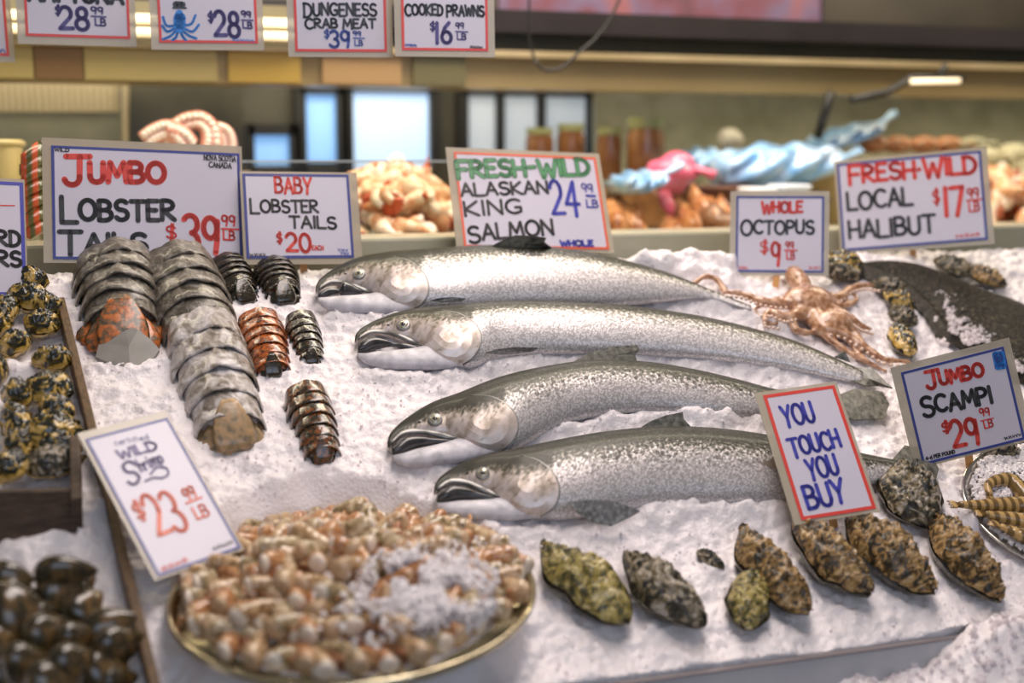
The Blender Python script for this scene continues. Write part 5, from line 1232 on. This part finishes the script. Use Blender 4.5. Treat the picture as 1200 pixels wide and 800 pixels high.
sign('orange-bordered sign for fresh wild Alaskan king salmon with green heading', [(529.7, 178), (698.5, 184.5), (713.5, 294), (545.6, 288)], DS(628, 300), 0.25, 'orange',
     [('FRESH-WILD', (537, 207.5), (691, 205), 19, 'darkgreen', 5.0, 1.1), ('FRESH-WILD', (537, 207.5), (691, 205), 19, 'green', 3.2, 1.1), ('ALASKAN', (541, 230), (642.5, 226.5), 14.5, 'black', 3.0), ('KING', (545.5, 253), (612, 249.5), 16.5, 'black', 3.0), ('SALMON', (550, 283), (649, 275), 18, 'black', 3.2, 1.05),
      ('24', (648, 252), (680, 252.5), 40, 'blue', 4.0), ('99', (682, 225), (695, 225.5), 10, 'blue', 1.6), ('_', (687, 229.5), (697, 230), 1, 'blue', 2.6), ('LB', (688, 243), (701, 243.5), 8.5, 'blue', 1.7), ('WHOLE', (657, 288.5), (695, 288.5), 6.5, 'blue', 2.2)], (9, 6, 6, 4), bw=3.0, stick=(640, 306))
sign('small blue-bordered sign for whole octopus at $9.99', [(862.7, 229), (966, 230.5), (965, 319), (862, 319)], DS(914, 340) * 1.005, 0.2, 'navy',
     [('WHOLE', (893, 248.5), (940, 248.5), 12, 'red', 3.0, 1.1), ('OCTOPUS', (868.5, 274), (953.5, 273.5), 15, 'black', 2.8, 1.15)] + price('9', (904, 310), (914, 311), 27, None, (920.5, 291), (930, 291), 8, (922, 303.5), (931, 304), 8.5, (919.5, 293.5), (934, 293.5), 'red', 3.2, 1.5, 'red', ((890.5, 297), (900.5, 297), 15)),
     (7, 6, 6, 4), bw=2.6, stick=(911, 342), extra=many(scribble((866, 315), (876, 315), 3, 'red', 0.8, 9), scribble((948, 315), (961, 315), 3, 'red', 0.8, 9)))
sign('tilted blue-bordered sign for fresh wild local halibut at $17.99', [(980, 191.5), (1149.7, 177), (1157.3, 280), (988, 295)], DS(1075, 312), 0.25, 'navy',
     [('FRESH.WILD', (996, 214), (1144, 202), 19, 'red', 4.0, 1.15), ('LOCAL', (994, 246), (1069, 240), 20, 'black', 3.4), ('HALIBUT', (996, 280), (1096, 272), 20, 'black', 3.4)]
     + price('17', (1108, 254), (1130, 252.5), 33, None, (1134, 232), (1147, 231), 11, (1136, 248), (1148, 247), 11, (1133, 235), (1150, 233.5), 'red', 4.4, 1.7, 'red', ((1093.5, 239), (1101.5, 238), 17)), (3, 7, 4, 5), bw=2.8, stick=(1075, 312), extra=scribble((1120, 279), (1148, 276), 4, 'red', 0.9, 18))


def badge(loc, strokes, up):
    cx, cy = 1169.5, 420; strokes([[loc((cx - 4, cy - 5)), loc((cx + 4, cy - 6)), loc((cx + 6.5, cy + 9)), loc((cx - 1, cy + 10)), loc((cx - 4, cy - 5))], [loc((cx - 2, cy)), loc((cx + 4, cy))], [loc((cx - 1, cy + 5)), loc((cx + 4, cy + 5))]], 5.2, 'sky', 'badge')
    strokes([[loc(q) for q in arc(cx, cy - 1, 4.6, 5.0, 0, 360)], [loc(q) for q in [(cx - 2, cy - 1), (cx, cy + 1), (cx + 2, cy - 3)]]], 1.2, 'navy', 'badge'); strokes([[loc((cx, cy + 9)), loc((cx + 6, cy + 8))]], 1.1, 'navy', 'badge')


sign('tilted blue-bordered sign for jumbo scampi at $29.99 with a small badge', [(1056, 436), (1176, 405.5), (1201, 513.6), (1081, 546)], DS(1140, 556) * 0.985, 0.3, 'navy',
     [('JUMBO', (1087, 454), (1153, 439.5), 15, 'red', 3.8, 1.35), ('SCAMPI', (1082, 486), (1163, 471), 19, 'black', 3.8, 1.2), ('29', (1118, 524), (1149, 518.5), 31, 'red', 4.2), ('$', (1105, 507), (1114, 505), 13, 'red', 2.0), ('99', (1149, 488), (1160, 485.5), 9, 'red', 1.5), ('_', (1149, 493), (1164, 489.5), 1, 'red', 1.1), ('LB', (1154, 501.5), (1164, 499), 9, 'red', 1.5), ('4-6 PER POUND', (1085, 539), (1119, 530.5), 4, 'black', 1.0)],
     (10, 9, 8, 3), bw=3.0, stick=(1145, 562), extra=many(badge, scribble((1177, 515), (1196, 510), 3, 'black', 0.8)))
sign('red-bordered upright warning sign lettered in blue, standing before the salmon', [(893, 462), (977.8, 452.7), (1026.6, 594.7), (939.8, 610.8)], DS(985, 614) * 0.985, 0.35, 'red',
     [('YOU', (921, 500), (956, 493), 24, 'blue', 3.6), ('TOUCH', (928, 534), (986, 523.5), 21, 'blue', 3.6, 1.08), ('YOU', (950, 562), (984, 555), 24, 'blue', 3.6), ('BUY', (948, 596), (993, 587), 27, 'blue', 4.0)], (9, 4, 5, 4), bw=4.2, stick=(986, 622), name='warning_sign', card=[(884, 546), (914, 534), (942, 610), (896, 604)])


def swoosh(loc, strokes, up):
    strokes([[loc(q) for q in interp([(176, 556), (184, 548), (195, 549), (197, 556), (190, 560), (180, 560), (170, 564)], 24)]], 2.2, 'purple', 'flourish')
    strokes([[loc(q) for q in interp([(160, 545), (150, 541), (144, 546), (148, 553), (158, 554), (163, 560), (157, 568), (150, 565)], 24)]], 3.2, 'purple', 'lettering')


sign('leaning blue-bordered sign for wild shrimp at $23.99 beside the shrimp tray', [(98, 513.5), (197, 490.6), (282, 641), (186.7, 676.8)], 1.49, 0.55, 'navy',
     [('certified', (135, 522), (175, 515), 7, 'navy', 0.8), ('WILD', (141, 538), (185, 526), 11, 'purple', 3.0), ('hrimp', (166, 553), (192, 541), 15, 'purple', 2.4),
      ('23', (187, 629), (222, 618), 52, 'orange', 4.8), ('$', (163, 611), (173, 607), 23, 'orange', 2.6), ('99', (219, 587), (231, 582), 15, 'orange', 2.4), ('_', (218, 590), (236, 583), 1, 'orange', 2.4), ('LB', (232, 609), (246, 603), 15, 'orange', 2.4)],
     (5, 3, 11, 3), bw=3.4, stick=(215, 668), extra=many(swoosh, scribble((190, 670), (222, 657), 5, 'red', 1.2), scribble((250, 645), (273, 637), 4, 'black', 1.0)))
sign('blue-bordered sign cut off by the left edge of the photo, above the yellow shellfish', [(-82, 208), (27, 214), (31, 347), (-78, 345)], DS(-20, 365), 0.3, 'blue',
     [('RD', (-3, 287), (23.5, 288), 17, 'black', 3.8), ('RS', (-3, 311), (24.5, 312), 17, 'black', 3.8), ('_', (-70, 240), (17, 241), 1, 'red', 1.2)], (4, 2, 4, 3), bw=4.2, stick=(-20, 365))

# ------------------------------------------------------------ goods on the rear deck
def deckp(px, Y, z=0.0):
    q = Q(px, 250, Y); return np.array([q[0], Y, ZD + z])


CK = [pm('cooked_prawn_a', [(0.35, (0.62, 0.22, 0.08)), (0.55, (0.80, 0.48, 0.26)), (0.7, (0.88, 0.72, 0.55))], scale=30, rough=0.35, coat=0.4, sss=0.1),
      pm('cooked_prawn_b', [(0.35, (0.72, 0.35, 0.16)), (0.5, (0.86, 0.66, 0.46)), (0.7, (0.92, 0.82, 0.68))], scale=30, rough=0.35, coat=0.4, sss=0.1)]
CKT = pm('cooked_tail', (0.62, 0.10, 0.025), rough=0.3, coat=0.4)
CKM = pm('cooked_meat', (0.9, 0.78, 0.64), rough=0.4)
cprot = [make_shrimp(CK[i % 2], CKT, CKM, 0.085, 0.017, bd) for i, bd in enumerate((2.2, 3.0, 2.6, 1.8))]
for c in cprot: c.name = 'cooked_prawn'
cused = set(); cnt = [0]


def heap(cx, cy, rx, ry, hz, n, seed, label, group, z0=0.0, shape=None):
    r = random.Random(seed)
    for i in range(n):
        a, q = r.uniform(0, 2 * pi), math.sqrt(r.random()); x, y = cos(a) * q, sin(a) * q
        k = cnt[0] % 4; cnt[0] += 1
        if k in cused: o = copy_tree(cprot[k])
        else: o = cprot[k]; cused.add(k)
        z = hz * (1 - q ** 1.6) * (0.9 + 0.15 * r.random()) + 0.012 + z0
        o.matrix_basis = Matrix.Translation((cx + x * rx, cy + y * ry, ZD + z)) @ Matrix.Rotation(r.uniform(0, 2 * pi), 4, 'Z') @ Matrix.Rotation(r.uniform(-0.6, 0.6), 4, 'Y') @ Matrix.Rotation(r.choice([1.2, -1.2, 1.57, 0.4]), 4, 'X')
        tag(o, label, 'prawn', group)


c = deckp(472, 2.45)
t = empty('black_tray', c, 'dark tray of cooked orange prawns behind the king salmon sign', 'tray')
m = MB(); m.box(c + np.array([0.0, 0.08, 0.004]), (0.15, 0.22, 0.004)); m.build('base', BLACKM, t, smooth=False, world=True)
m = MB()
for sx in (-1, 1): m.box(c + np.array([0.15 * sx, 0.08, 0.035]), (0.005, 0.22, 0.04))
m.box(c + np.array([0, -0.14, 0.018]), (0.15, 0.004, 0.018)); m.build('sides', pm('tray_side', (0.05, 0.055, 0.03), rough=0.3), t, smooth=False, world=True)
heap(c[0] - 0.01, c[1] + 0.05, 0.125, 0.18, 0.155, 130, 1, 'cooked orange and white prawn in the heap left of the king salmon sign', 'cooked prawns left of the king salmon sign')
c = deckp(1150, 2.55); heap(c[0] + 0.06, c[1] + 0.02, 0.17, 0.16, 0.14, 90, 2, 'cooked orange prawn in the heap right of the halibut sign', 'cooked prawns right of the halibut sign')
c = deckp(320, 2.75)
m = MB(); m.blob(c + np.array([0, 0, 0.05]), (0.16, 0.12, 0.07), 30, 16, None, lambda l: 1 + 0.1 * sin(l[0] * 17) * cos(l[1] * 13)); tag(m.build('shelf_ice', ICE), 'mound of ice on the rear deck behind the baby lobster sign', 'ice', kind='stuff')

# row of orange-topped crabs above the halibut sign
CRB = pm('cooked_crab', [(0.3, (0.50, 0.22, 0.10)), (0.5, (0.76, 0.30, 0.11)), (0.7, (0.88, 0.62, 0.40))], scale=16, rough=0.35, coat=0.4, bump=0.3, bscale=50)
PALECRAB = pm('pale_shell', [(0.3, (0.42, 0.38, 0.2)), (0.7, (0.78, 0.72, 0.5))], scale=18, rough=0.3, coat=0.4, bump=0.4, bscale=50)
def crab(px, Y, z, r, mat, label, group):
    c = deckp(px, Y, z); t = empty('cooked_crab', c, label, 'crab', group)
    m = MB(); m.blob(c + np.array([0, 0, r * 0.5]), (r, r * 0.75, r * 0.55), 20, 10, None, lambda l: 1 + 0.07 * sin(7 * math.atan2(l[1], l[0])) * (1 - abs(l[2]))); m.build('shell', mat, t, world=True)
    for s in (-1, 1):
        for k in range(3):
            m = MB(); a0 = 0.5 - k * 0.55; p0_ = c + np.array([s * r * 0.75 * cos(a0), -r * 0.6 * sin(a0 + 0.3), r * 0.4]); p1_ = p0_ + np.array([s * r * 0.5, -r * 0.3, r * 0.25]); p2_ = p1_ + np.array([s * r * 0.15, -r * 0.45, -r * 0.55])
            m.tube([p0_, p1_, p2_], [r * 0.15, r * 0.12, r * 0.04], 8); m.build('leg', mat, t, world=True)


# a stepped white bin carries the row of crabs
def bin_(name, label, cat, x0, x1, Y, dep, hgt, mat, rim=None):
    a, c2 = deckp(x0, Y), deckp(x1, Y); w_ = (c2[0] - a[0]) / 2; c = np.array([(a[0] + c2[0]) / 2, Y + dep / 2, ZD])
    t = empty(name, c, label, cat)
    m = MB(); n = 24
    def rr(sx, sy, z, k=4.0):
        out = []
        for q in np.linspace(0, 2 * pi, n, endpoint=False):
            cq, sq = cos(q), sin(q); out.append(c + np.array([np.sign(cq) * abs(cq) ** (2 / k) * sx, np.sign(sq) * abs(sq) ** (2 / k) * sy, z]))
        return out
    m.rings([rr(w_ * 0.94, dep / 2 * 0.94, 0.001), rr(w_, dep / 2, hgt)], caps=True); m.f = m.f[:-1]; m.rings([rr(w_, dep / 2, hgt), rr(w_ * 0.95, dep / 2 * 0.95, hgt), rr(w_ * 0.92, dep / 2 * 0.92, hgt - 0.02)], caps=False)
    m.add(rr(w_ * 0.92, dep / 2 * 0.92, hgt - 0.02), [tuple(range(n))]); m.build('tub', mat, t, world=True)
    m = MB(); m.tube(rr(w_ * 1.0, dep / 2 * 1.0, hgt) + [rr(w_, dep / 2, hgt)[0]], 0.006, 8); m.build('rim', rim or mat, t, world=True)
    return t


WHITEB = pm('white_tub', (0.70, 0.64, 0.46), scale=6, rough=0.35)
YELB = pm('yellow_tub', (0.62, 0.50, 0.22), scale=6, rough=0.35)
bin_('white_tub', 'cream tub on the rear deck behind the top of the jumbo lobster sign', 'tub', 40, 168, 2.55, 0.3, 0.185, WHITEB)
bin_('yellow_tub', 'yellowish tub at the left edge behind the cut-off sign', 'tub', -70, 26, 2.45, 0.25, 0.20, YELB)
bin_('crab_tub', 'tub holding the row of orange crabs behind the halibut sign', 'tub', 985, 1140, 2.80, 0.25, 0.165, pm('tan_tub', (0.40, 0.28, 0.13), rough=0.4))
for i, px in enumerate((1022, 1050, 1080, 1108, 1136)):
    crab(px, 2.92, Q(px, 179, 2.92)[2] - ZD, 0.042, CRB if i != 4 else PALECRAB, ['leftmost orange crab in the row above the halibut sign', 'second orange crab from the left above the halibut sign', 'middle orange crab above the halibut sign', 'fourth orange crab above the halibut sign', 'pale crab at the right end of the row above the halibut sign'][i], 'crabs above the halibut sign')
for i, (px, z) in enumerate(((1168, 0.11), (1196, 0.13), (1150, 0.155), (1184, 0.165))):
    crab(px, 2.80, z, 0.045, PALECRAB, ['pale crab low on the pile at the right edge', 'pale crab at the far right edge of the pile', 'pale crab topping the left of the right-hand pile', 'topmost pale crab of the right-hand pile'][i], 'pale crabs at the right edge')
c = deckp(1175, 2.80); t = empty('wire_basket', c, 'olive basket under the pale crabs at the right edge', 'basket')
m = MB(); m.rings([[c + np.array([cos(q) * r_, sin(q) * r_ * 0.7, z]) for q in np.linspace(0, 2 * pi, 28, endpoint=False)] for r_, z in ((0.10, 0.0), (0.125, 0.11), (0.115, 0.11), (0.10, 0.09))]); m.build('basket', PALE, t, world=True)

# octopus arm with suckers curling over the jumbo sign
TEN = pm('tentacle_pink', [(0.3, (0.48, 0.16, 0.11)), (0.7, (0.72, 0.36, 0.28))], scale=30, rough=0.3, coat=0.6)
SUC = pm('sucker_cream', (0.86, 0.72, 0.60), rough=0.3, coat=0.5)
YT = 2.52
root = empty('octopus', deckp(225, YT), 'curled pink octopus arms with cream suckers peeking over the jumbo lobster sign', 'octopus')
for arm in ([(168, 165, 0), (178, 158, 0), (196, 152, .0), (212, 160, -.02), (222, 172, -.02)], [(205, 150, .02), (222, 142, .01), (236, 142, 0), (246, 152, -.01), (248, 168, -.02), (244, 182, -.02)], [(252, 152, .02), (262, 156, .02), (266, 168, .02), (264, 182, .02)], [(186, 166, .03), (206, 180, .03), (236, 190, .03), (262, 188, .03)]):
    q = interp(arm, 26); pts_ = [Q(x, y, YT + dz) for x, y, dz in q]
    m = MB(); m.tube(pts_, np.linspace(0.017, 0.022, 26), 12, upv=(0, 1, 0.1)); ar = m.build('arm', TEN, root, world=True)
    for i in range(2, 25, 2):
        tng = pts_[i + 1] - pts_[i - 1]; tng /= np.linalg.norm(tng); sd = np.cross(tng, [0, 1, 0])
        for k in (-1, 1):
            m = MB(); m.blob(pts_[i] + np.array([0, -0.017, 0]) + sd * k * 0.008 - np.array(root.location), (0.0072, 0.006, 0.0072), 10, 6); m.build('sucker', SUC, ar)
# pale flat fish piece under the arms: a plate
c = deckp(205, 2.50); t = empty('plate', c, 'pale plate under the octopus arms behind the jumbo lobster sign', 'plate')
m = MB(); m.rings([[c + np.array([cos(q) * r_, sin(q) * r_ * 0.7, z]) for q in np.linspace(0, 2 * pi, 40, endpoint=False)] for r_, z in ((0.05, 0.0), (0.06, 0.10), (0.14, 0.145), (0.145, 0.148), (0.13, 0.142), (0.02, 0.125))]); m.build('dish', pm('plate_glaze', (0.62, 0.55, 0.45), rough=0.25), t, world=True)

# red king crab legs beside the jumbo sign
KC = striped('king_crab_leg', (0.10, 0.10, 0.03), (0.55, 0.09, 0.03), 18)
for i, (x0, y0, x1, y1) in enumerate([(66, 172, 30, 186), (68, 186, 28, 198), (66, 204, 30, 208), (68, 218, 30, 224), (66, 236, 32, 240), (66, 252, 34, 258), (68, 266, 36, 272)]):
    a, c2 = Q(x0, y0, 2.22 + 0.0 * i), Q(x1, y1, 2.20); md = (a + c2) / 2 + np.array([0, 0, 0.008])
    t = empty('king_crab', (a + c2) / 2, ['red king crab leg topmost of the stack left of the jumbo sign', 'red crab leg second from the top beside the jumbo sign', 'red crab leg third from the top beside the jumbo sign', 'red crab leg in the middle beside the jumbo sign', 'red crab leg third from the bottom beside the jumbo sign', 'red crab leg second from the bottom beside the jumbo sign', 'lowest red crab leg beside the jumbo sign'][i], 'crab leg', 'red crab legs stacked left of the jumbo sign')
    m = MB(); m.tube([a, md], [0.010, 0.0125], 10); m.build('upper_joint', KC, t, world=True)
    m = MB(); m.tube([md, c2, c2 + np.array([-0.004, -0.004, -0.010])], [0.012, 0.010, 0.004], 10); m.build('lower_joint', KC, t, world=True)

# trays of fillets between clear dividers, behind the king salmon and octopus signs
FIL = pm('orange_fillet', [(0.3, (0.20, 0.06, 0.015)), (0.5, (0.46, 0.17, 0.05)), (0.7, (0.58, 0.36, 0.17))], scale=50, detail=4, dist=1, rough=0.35, coat=0.4, bump=0.4, bscale=40)
BRN = pm('brown_fillet', [(0.3, (0.13, 0.05, 0.02)), (0.7, (0.34, 0.17, 0.07))], scale=22, rough=0.35, coat=0.4, bump=0.4, bscale=40)
CLR = glass_material('clear_plastic', (0.97, 0.96, 0.92), 0.07)
fl = [(716, 2.42, 0.05, FIL), (734, 2.50, 0.055, FIL), (722, 2.56, 0.06, BRN), (742, 2.44, 0.04, FIL), (790, 2.44, 0.03, FIL), (808, 2.42, 0.04, FIL), (800, 2.50, 0.05, BRN), (826, 2.48, 0.06, FIL), (840, 2.45, 0.05, BRN), (858, 2.47, 0.05, FIL)]
flb = ['orange fillet just right of the king salmon sign', 'second orange fillet right of the king salmon sign', 'brown fillet behind those beside the king salmon sign', 'orange fillet against the first clear divider', 'orange fillet below the pink bag', 'orange fillet right below the pink bag, against a divider', 'brown fillet behind the ones under the pink bag', 'tall orange fillet right of the pink bag', 'brown fillet left of the octopus sign', 'orange fillet nearest the octopus sign']
for i, (px, Y, h, mt) in enumerate(fl):
    c = deckp(px, Y); t = empty('fillet', c, flb[i], 'fillet', 'fillets between the clear dividers')
    m = MB(); rs = []
    for k in range(10):
        s = k / 9; wv = 0.026 * (0.5 + 0.6 * sin(pi * s)); rs.append([c + np.array([cos(q) * wv + 0.01 * sin(s * 3 + i), -0.05 + 0.1 * s, 0.004 + 1.6 * h * (0.5 + 0.5 * sin(q)) * (0.75 + 0.3 * vnoise(q * 2, s * 4, i)) * (0.7 + 0.5 * s)]) for q in np.linspace(0, 2 * pi, 16, endpoint=False)])
    m.rings(rs); m.build('flesh', mt, t, world=True)
for i, px in enumerate((706, 752, 818)):
    c = deckp(px, 2.30); m = MB(); m.box(c + np.array([0, 0.17, 0.065]), (0.0025, 0.15, 0.065)); o = m.build('clear_divider', CLR, smooth=False)
    tag(o, ['clear plastic divider touching the king salmon sign', 'clear plastic divider below the pink bag', 'clear plastic divider left of the octopus sign'][i], 'divider', 'clear dividers on the rear deck')
# jars, tubs, pink bag, blue bags
JAR = pm('brown_jar', [(0.3, (0.20, 0.07, 0.02)), (0.7, (0.42, 0.20, 0.07))], scale=14, rough=0.25, coat=0.5)
LIDM = pm('jar_lid', (0.32, 0.33, 0.15), rough=0.3)
def jar(px, Y, r, h, z, label):
    c = deckp(px, Y, z); t = empty('jar', c, label, 'jar', 'jars on the rear deck')
    m = MB(); m.rings([[c + np.array([cos(q) * r * k, sin(q) * r * k, zz * h]) for q in np.linspace(0, 2 * pi, 24, endpoint=False)] for k, zz in ((0.9, 0), (1, 0.05), (1, 0.75), (0.88, 0.88), (0.88, 0.92))]); m.build('glass_body', JAR, t, world=True)
    m = MB(); m.rings([[c + np.array([cos(q) * r * 0.95, sin(q) * r * 0.95, h * zz]) for q in np.linspace(0, 2 * pi, 24, endpoint=False)] for zz in (0.9, 1.06)]); m.build('lid', LIDM, t, world=True, smooth=False)


jar(755, 2.92, 0.047, 0.16, 0.10, 'large brown jar with a dull green lid above the pink bag')
jar(713, 2.95, 0.03, 0.12, 0.12, 'small brown jar between the pale window and the large jar')
jar(632, 3.02, 0.035, 0.10, 0.14, 'brown jar before the pale window, above the king salmon sign')
jar(668, 3.02, 0.035, 0.11, 0.14, 'brown jar second from left before the pale window')
# shelf carrying the jars
a, c2 = deckp(590, 2.95), deckp(830, 2.95)
t = empty('display_shelf', (a + c2) / 2, 'brown shelf unit carrying the jars behind the pink bag', 'shelf')
m = MB(); m.box((a + c2) / 2 + np.array([0, 0, 0.05]), ((c2[0] - a[0]) / 2, 0.10, 0.045)); m.build('body', BRN, t, smooth=False, world=True, bevel=0.004)
m = MB(); m.box((a + c2) / 2 + np.array([0, 0, 0.10]), ((c2[0] - a[0]) / 2 + 0.004, 0.105, 0.006)); m.build('top', pm('shelf_top', (0.26, 0.15, 0.08), rough=0.3), t, smooth=False, world=True)

PINK = pm('pink_plastic', [(0.3, (0.70, 0.10, 0.20)), (0.7, (0.86, 0.22, 0.34))], scale=10, rough=0.3, coat=0.5)
root = empty('pink_bag', deckp(785, 2.55), 'bright pink plastic bag lying across the rear trays', 'bag')
m = MB(); cc = Q(785, 205, 2.58); m.blob(cc, (0.062, 0.05, 0.044), 26, 16, [[0.9, 0, 0.42], [0, 1, 0], [-0.42, 0, 0.9]], lambda l: 1 + 0.09 * sin(l[0] * 6 + l[2] * 5) + 0.05 * sin(l[1] * 9)); m.build('body', PINK, root, world=True)
m = MB(); m.tube([Q(812, 198, 2.56), Q(826, 201, 2.55), Q(838, 206, 2.54)], [0.022, 0.016, 0.026], 12, flat=0.5); m.build('knot', PINK, root, world=True)
m = MB(); m.tube([Q(778, 226, 2.53), Q(783, 242, 2.51), Q(788, 256, 2.50)], [0.016, 0.018, 0.004], 12, flat=0.6); m.build('tail', PINK, root, world=True)
BLU = pm('blue_plastic', [(0.3, (0.14, 0.36, 0.70)), (0.5, (0.32, 0.55, 0.85)), (0.7, (0.62, 0.74, 0.94))], scale=13, detail=4, rough=0.2, coat=0.6, bump=0.6, bscale=26)
def bluebag(px0, px1, y0, y1, Y, th, label, seed, tilt_):
    a, c2 = Q(px0, y0, Y), Q(px1, y1, Y); root = empty('blue_plastic_bag', (a + c2) / 2, label, 'bag', 'blue plastic bags on the rear deck')
    x = c2 - a; L = np.linalg.norm(x); x /= L; z = np.cross(x, [0, 1, 0]); z = z if z[2] > 0 else -z
    m = MB(); rs = []
    for i in range(40):
        s = i / 39; k = (0.35 + 0.65 * sin(pi * min(1, 0.1 + s * 0.95)) ** 0.5)
        rs.append([a + x * L * s + (np.array([0, 1, 0]) * cos(q) * 0.09 + z * sin(q) * th) * k * (1 + 0.22 * (vnoise(s * 11, 3 + 1.6 * cos(q), seed) - 0.5) + 0.16 * sin(5 * q + s * 19)) for q in np.linspace(0, 2 * pi, 30, endpoint=False)])
    m.rings(rs); m.build('body', BLU, root, world=True)
    m = MB(); m.tube([c2 - x * 0.02, c2 + x * 0.02 + z * 0.005, c2 + x * 0.05 + z * 0.015], [0.02, 0.012, 0.022], 10, flat=0.5); m.build('twisted_neck', BLU, root, world=True)


bluebag(842, 985, 200, 186, 2.66, 0.050, 'large crumpled pale blue plastic bag behind the octopus sign', 3, 0)
bluebag(722, 775, 218, 206, 2.50, 0.022, 'small pale blue bag tucked left of the pink bag', 5, 0)
bluebag(950, 1030, 172, 146, 2.90, 0.022, 'slim blue plastic sheet rising toward the dark lamp arm', 7, 0)
bluebag(800, 850, 190, 186, 2.85, 0.03, 'lilac-white bag between the pink bag and the large blue bag', 9, 0)
bin_('brown_tub', 'brown tub left above the octopus sign', 'tub', 818, 886, 2.55, 0.12, 0.105, pm('brown_tub', (0.16, 0.06, 0.03), rough=0.4))
bin_('white_carton', 'white carton above the octopus sign', 'carton', 884, 912, 2.42, 0.08, 0.105, pm('white_carton', (0.74, 0.76, 0.82), rough=0.5))
bin_('white_carton', 'white carton nearest the halibut sign, above the octopus sign', 'carton', 918, 952, 2.44, 0.08, 0.110, pm('white_carton_cool', (0.70, 0.75, 0.86), rough=0.5))
bin_('black_crate', 'dark crate behind the white cartons', 'crate', 860, 985, 2.60, 0.2, 0.075, pm('dark_crate', (0.06, 0.05, 0.03), rough=0.5))
m = MB(); cc = Q(855, 164, 3.0); m.blob(cc, (0.035, 0.03, 0.03), 20, 12, None, lambda l: 1 + 0.05 * sin(l[0] * 9)); tag(m.build('round_lump', pm('pale_roll', (0.62, 0.56, 0.46), rough=0.6)), 'pale round lump behind the large blue bag', 'lump')
# carry the lump on a small stand
m = MB(); m.tube([(cc[0], cc[1], ZD), (cc[0], cc[1], cc[2] - 0.02)], [0.03, 0.025], 14); tag(m.build('stand', REAR), 'short metal stand under the pale round lump', 'stand')

# clear glass screen standing on the rear deck
a, c2 = Q(268, 189, 2.36), Q(528, 191, 2.36); t = empty('glass_screen', (a[0], 2.36, ZD), 'low clear glass screen behind the baby lobster sign', 'glass screen')
zt = a[2]; m = MB(); m.box(((a[0] + c2[0]) / 2, 2.36, (ZD + zt) / 2), ((c2[0] - a[0]) / 2, 0.002, (zt - ZD) / 2)); m.build('pane', CLR, t, smooth=False, world=True)
m = MB(); m.box(((a[0] + c2[0]) / 2, 2.36, zt), ((c2[0] - a[0]) / 2, 0.003, 0.0016)); m.build('polished_edge', pm('glass_edge', (0.55, 0.62, 0.68), rough=0.15, coat=0.5), t, smooth=False, world=True)

# ------------------------------------------------------------ lamp arm, brace, tube lamp, cables above
root = empty('work_lamp', Q(1065, 100, 2.66), 'dark jointed lamp arm with a glowing tube hanging under the fascia at right', 'lamp')
m = MB(); m.tube([Q(1108, 76, 2.66), Q(1100, 90, 2.66)], 0.008, 8); m.build('bracket', BLACKM, root, world=True)
m = MB(); m.tube([Q(1128, 92, 2.64), Q(1068, 91, 2.64), Q(1040, 108, 2.62), Q(998, 117, 2.62)], [0.012, 0.012, 0.012, 0.012], 10, flat=0.8); m.build('arm', BLACKM, root, world=True)
m = MB(); m.tube([Q(1068, 95.5, 2.61), Q(1124, 94.5, 2.61)], 0.0062, 10); m.build('tube', pm('warm_tube', (0.9, 0.8, 0.6), emit=(1.0, 0.78, 0.5), estr=1.1), root, world=True)
m = MB(); m.tube([Q(974, 108, 2.72), Q(966, 135, 2.74), Q(958, 162, 2.76)], 0.011, 8); tag(m.build('brace', BLACKM), 'slanting black brace below the fascia above the large blue bag', 'brace')
root = empty('tube_lamp', Q(170, 28, 2.68), 'long warm fluorescent tube lamp glimpsed between the hanging signs', 'lamp')
zc = Q(170, 30, 2.68)[2]; xa, xb = Q(-60, 30, 2.68)[0], Q(350, 36, 2.68)[0]
m = MB(); m.box(((xa + xb) / 2, 2.72, zc + 0.008), ((xb - xa) / 2, 0.02, 0.042)); m.build('housing', pm('lamp_housing', (0.30, 0.25, 0.14), rough=0.3, metal=0.6), root, smooth=False, world=True)
for k, dz in enumerate((0.014, -0.012)):
    m = MB(); m.tube([(xa, 2.688, zc + dz), (xb, 2.688, zc + dz)], 0.0085, 12, upv=(0, 1, 0)); m.build('tube', pm('lamp_tube_%d' % k, (0.9, 0.8, 0.6), emit=(1.0, 0.80, 0.48), estr=1.3 - 0.4 * k), root, world=True)
for i, (pp, lb) in enumerate([([(622, -30), (620, 10), (621, 50), (628, 74)], 'thin black cable hanging straight behind the cooked prawns sign'), ([(735, -30), (722, 8), (704, 38), (678, 62), (650, 82), (634, 80), (626, 70)], 'black cable sagging in a curve below the dark rail')]):
    m = MB(); m.tube([Q(x, y, 2.55) for x, y in interp(pp, 30)], 0.0032 if i else 0.0026, 8); tag(m.build('cable', BLACKM), lb, 'cable', 'cables under the rail')
